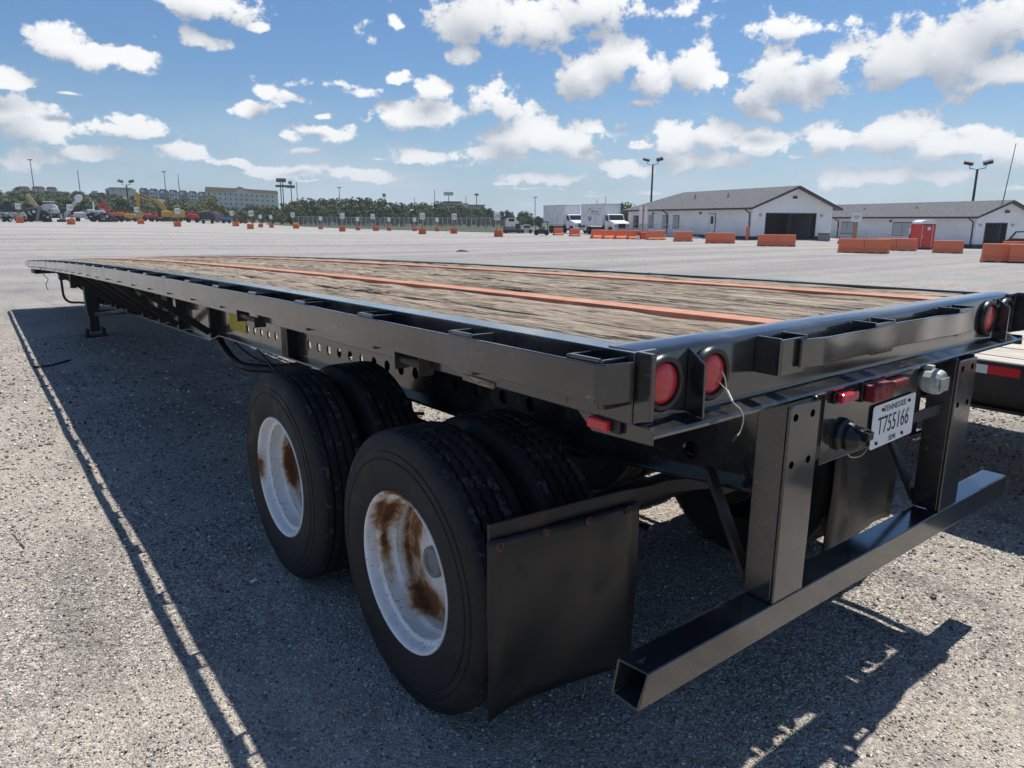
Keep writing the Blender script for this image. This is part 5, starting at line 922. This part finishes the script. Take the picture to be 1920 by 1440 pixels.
# terrace of houses
for i in range(7):
    X0 = 268+i*18; px = X0+9; y = 356+i*1.1; h = FarB('row_house', 'grey and white gabled terrace house on the hill beside the hotel', px, 440, zb_(px, 440)-2); h.o['group'] = 'terrace houses on the hill'
    h.rect('wall', 'town_white' if i % 2 else 'town_grey', X0, X0+17.8, y+4, h.by, -6, 6); h.poly('roof', 'slate', [(X0-.4, y+5), (X0+3, y), (X0+14, y+.5), (X0+18.2, y+5)], -6.4, 6.4)
    h.poly('gable', 'town_white', [(X0+2.5, y+10), (X0+2.5, y+5.5), (X0+6, y+1.6), (X0+9.5, y+5.5), (X0+9.5, y+10)], -7, -6.41)
    for a in (4, 8, 13):
        for q in (9, 16): h.rect('window', 'window_dark', X0+a-1.1, X0+a+1.3, y+q-2, y+q+2.2, -7.15, -7.01)
# red-roofed houses and small houses on the hill
for X0, X1, y, rf, wl, lb in ((42, 66, 353, 'terracotta', 'cream_wall', 'red-roofed house at the end of the hilltop row, away from the masts'), (68, 94, 353, 'terracotta', 'cream_wall', 'red-roofed house at the hill top beside the tall thin mast'), (95, 116, 354, 'terracotta', 'cream_wall', 'red-roofed house at the hill top with the cream gable'), (205, 262, 355, 'beige_wall', 'cream_wall', 'long beige-roofed house on the hill above the reclaimer'), (80, 93, 361, 'grey_paint', 'town_white', 'small white shed among trees below the red roofs'), (178, 192, 361, 'light_paint', 'town_grey', 'small pale-roofed hut halfway up the hill'), (197, 216, 367, 'terracotta', 'beige_wall', 'low brown house halfway up the hill'), (206, 212, 360.5, 'teal', 'teal', 'small teal shed halfway up the hill')):
    px = (X0+X1)/2; d = 420 if y < 357 else 330; z = zat(px, y+8, d); h = FarB('hill_house', lb, px, d, z-4); h.rect('wall', wl, X0+.8, X1-.8, y+3.2, h.by, -4, 4); h.poly('roof', rf, [(X0, y+3.6), (X0+(X1-X0)*.18, y), (X1-(X1-X0)*.18, y+.2), (X1, y+3.8)], -4.6, 4.6)
    for k in range(3): q = X0+(X1-X0)*(.25+.25*k); h.rect('window', 'window_dark', q-.8, q+.8, y+4.3, y+6.4, -4.1, -4.005)
h = FarB('restaurant', 'low beige building behind the tree belt, under the framed sign', 858, 250, 0); h.rect('wall', 'cream_wall', 834, 878, 383, h.by, -5, 5); h.rect('roof', 'slate', 832.5, 866, 380, 383, -5.5, 5.5); h.rect('annex', 'beige_wall', 878.5, 906, 387, h.by, -4, 4); h.rect('annex_roof', 'slate', 877, 908, 385.5, 387, -4.4, 4.4); [h.rect('window', 'window_dark', x, x+4, 385, 389, -5.1, -5.005) for x in (838, 846, 854)]
# pylons, masts, tall signs
def mast(px, top, d, label, r=.22, arm=True):
    o = Far('mast', label, 'pole', px, 410, d); o.o.location.z = zb_(px, d) if d > 185 else o.o.location.z; hh = zat(px, top, d)-o.o.location.z; MB().cyl((0, 0, -1), (0, 0, hh), r, r*.6, 8).build('pole', 'mid_grey', o.o, 0, 60)
    if arm: bx('head', 'mid_grey', o.o, (-.8, .8, -.2, .2, hh, hh+.35))
for i, (px, t, lb) in enumerate(((73, 307, 'tall thin mast above the red-roofed houses'), (158, 324, 'bare pole above the conveyor boom'), (317, 328, 'thin mast with crosshead above the terrace houses'), (342.5, 332, 'bare pole above the terrace houses'), (560.5, 345, 'bare pole beside the slim dark pylon sign'), (816, 359, 'bare pole between the water tower and the restaurant sign'), (639, 356, 'faint thin mast above the tall middle of the tree belt'), (778, 373, 'faint thin mast over the dip in the tree belt'), (1003, 373, 'thin mast with crosshead behind the pickup and box trucks'), (1118, 376, 'bare pole above the plain box truck'), (1134, 371, 'bare pole above the logo box truck'), (874, 370, 'faint mast between the two tall signs'))):
    mast(px, t, 330 if px < 600 else 300, lb, .2, i in (0, 2, 6, 8))
o = Far('pylon_sign', 'tall dark double pylon sign beside the hotel', 'sign', 532, 405, 330); o.o.location.z = zb_(532, 330); o.by = 400+0; hz_ = 720+FPX*(FW[2]+RT[2]*(532-960)/FPX)/UP[2]; o.by = hz_+(CAM[2]-o.o.location.z)/o.kz
for x in (530.5, 534.5): o.rect('leg', 'dark_paint', x-.9, x+.9, 345, o.by, -.4, .4)
o.rect('panel', 'dark_paint', 523, 541, 339, 345.5, -.8, .8); o.rect('panel', 'dark_paint', 521.5, 541, 350.5, 354.5, -.81, .81)
o = Far('pylon_sign', 'slim dark pylon sign beside the double pylon', 'sign', 549, 405, 335); o.o.location.z = zb_(549, 335); hz_ = 720+FPX*(FW[2]+RT[2]*(549-960)/FPX)/UP[2]; o.by = hz_+(CAM[2]-o.o.location.z)/o.kz
o.rect('leg', 'dark_paint', 549, 550.6, 349, o.by, -.3, .3); o.rect('panel', 'mid_grey', 545.5, 552, 343.8, 349, -.6, .6); o.rect('panel', 'dark_paint', 541.5, 557, 351, 355.8, -.61, .61)
o = Far('water_tower', 'small dark tank on legs above the tree belt', 'tower', 722, 410, 300); o.rect('tank', 'mid_grey', 719, 725, 365.5, 371.5, -.7, .7, .1); [o.rect('leg', 'mid_grey', x-.3, x+.3, 371.6, 411, -.3, .3) for x in (720, 724)]
o = Far('road_sign', 'wide framed sign on one post above the restaurant', 'sign', 842, 410, 270); o.rect('post', 'mid_grey', 841.3, 842.7, 369, 411, -.2, .2); o.poly('frame', 'grey_paint', [(833, 363), (850, 363), (850.5, 369), (833, 369)], -.3, .3); o.rect('face', 'light_paint', 835.5, 848, 364.3, 367.8, -.35, -.301)
o = Far('road_sign', 'oval orange sign on one post beside the restaurant', 'sign', 894, 410, 270); o.rect('post', 'mid_grey', 893.3, 894.7, 369, 411, -.2, .2); o.poly('face', 'orange_paint', [(889, 367.5), (892, 365.6), (896, 365.6), (899, 367.5), (896, 369.6), (892, 369.6)], -.4, .4)
# fence
def f_mesh(T, b):
    tr = T.new('ShaderNodeBsdfTransparent'); mx = T.new('ShaderNodeMixShader'); mx.inputs[0].default_value = .34; T.l.new(tr.outputs[0], mx.inputs[1]); T.l.new(b.outputs[0], mx.inputs[2]); T.l.new(mx.outputs[0], T.n['Material Output'].inputs[0])
mat('chain_link', (.22, .235, .235), .6, .2, f_mesh)
fe = empty('chain_link_fence', at(560, 148), 0, 'long grey chain link fence in front of the tree belt', 'fence'); o0 = fe.location.copy(); pr = None; NP = 44
for i in range(NP+1):
    t = i/NP; px = 560+396*t; d = 1/((1-t)/150+t/97); p = at(px, d)-o0; hh = 1.95
    MB().cyl((p.x, p.y, p.z-.1), (p.x, p.y, p.z+hh), .04, n=6).build('post', 'galv', fe)
    if pr is not None:
        MB().add([pr+Vector((0, 0, .05)), p+Vector((0, 0, .05)), p+Vector((0, 0, hh-.05)), pr+Vector((0, 0, hh-.05))], [(0, 1, 2, 3)]).build('mesh_panel', 'chain_link', fe); MB().cyl(pr+Vector((0, 0, hh)), p+Vector((0, 0, hh)), .03, n=6).build('top_rail', 'galv', fe)
    pr = p
# dirt heaps and bits on the yard
def heap(px, by, wd, hh, label, n=9, m='dirt'):
    p = hit(px, by); o = MB(); k = 16
    o.V.append((0, 0, hh))
    for r_i, (rr, hz2) in enumerate(((.35, .8), (.7, .35), (1., -.02))):
        for j in range(k):
            a = 2*math.pi*j/k; q = rr*(1+.3*random.uniform(-1, 1)); o.V.append((math.cos(a)*q*wd, math.sin(a)*q*wd*.7, hh*hz2*random.uniform(.5, 1.3) if hz2 > 0 else -.02))
    o.F += [(0, 1+j, 1+(j+1) % k) for j in range(k)]
    for r_i in range(2): o.F += [(1+r_i*k+j, 1+(r_i+1)*k+j, 1+(r_i+1)*k+(j+1) % k, 1+r_i*k+(j+1) % k) for j in range(k)]
    ob_ = o.build('dirt_heap', m, None, 0, 50); ob_.location = p; ob_.rotation_euler.z = face_cam(px); tag(ob_, label, 'dirt heap'); return ob_
heap(866, 472, .4, .11, 'small dark heap of dirt on the open yard')
for px, by, wd in ((1640, 536, .9), (1700, 538, .7), (1770, 541, .8), (1825, 545, .8)):
    heap(px, by, wd, .10, 'low ridge of grey clods behind the trailer deck', m='ground')['group'] = 'ridge of clods behind the trailer'
# twigs, a leaf and litter on the ground
def twig(pts, r, m, name, label):
    P = [hit(*q)+Vector((0, 0, r)) for q in pts]; o = MB().tube([tuple(q) for q in P], r, 5).build(name, m, None, 0, 60); tag(o, label, name.split('_')[0] if name != 'fallen_stick' else 'stick')
twig([(62, 694), (95, 689), (130, 683)], .012, 'thin_black', 'fallen_stick', 'dark stick lying in the shade under the trailer nose')
twig([(22, 1012), (28, 1022), (46, 1034)], .004, 'thin_black', 'fallen_twig', 'thin bent twig on the sunlit gravel')
for px, by, m, nm, lb in ((480, 1136, 'pot_white', 'fallen_leaf', 'pale dry leaf on the shaded gravel beside the front wheel'), (398, 814, 'pot_white', 'paper_scrap', 'white scrap of paper in the shade of the trailer'), (1745, 1155, 'thin_black', 'bark_chip', 'dark chip on the sunlit gravel behind the bumper')):
    p = hit(px, by); o = MB().add([(-.022, -.008, .012), (0, -.016, .02), (.024, -.004, .012), (.014, .012, .018), (-.012, .012, .014)], [(0, 1, 2, 3, 4)]).build(nm, m); o.location = p; tag(o, lb, nm.split('_')[1]); md = o.modifiers.new('t', 'SOLIDIFY'); md.thickness = .003
# ---------------------------------------------------------------- the air of the place
hzm = bpy.data.materials.new('haze'); hzm.use_nodes = True; T = NT(hzm.node_tree); T.n.clear(); pv = T.new('ShaderNodeVolumePrincipled'); pv.inputs['Color'].default_value = (.82, .9, 1, 1); pv.inputs['Density'].default_value = .00036; pv.inputs['Anisotropy'].default_value = .2
om = T.new('ShaderNodeOutputMaterial'); T.l.new(pv.outputs[0], om.inputs['Volume'])
hzo = MB().box(-700, 900, -700, 1100, -40, 60).build('haze', None); hzo.data.materials.append(hzm); tag(hzo, 'thin pale summer haze over the yard', kind='stuff')
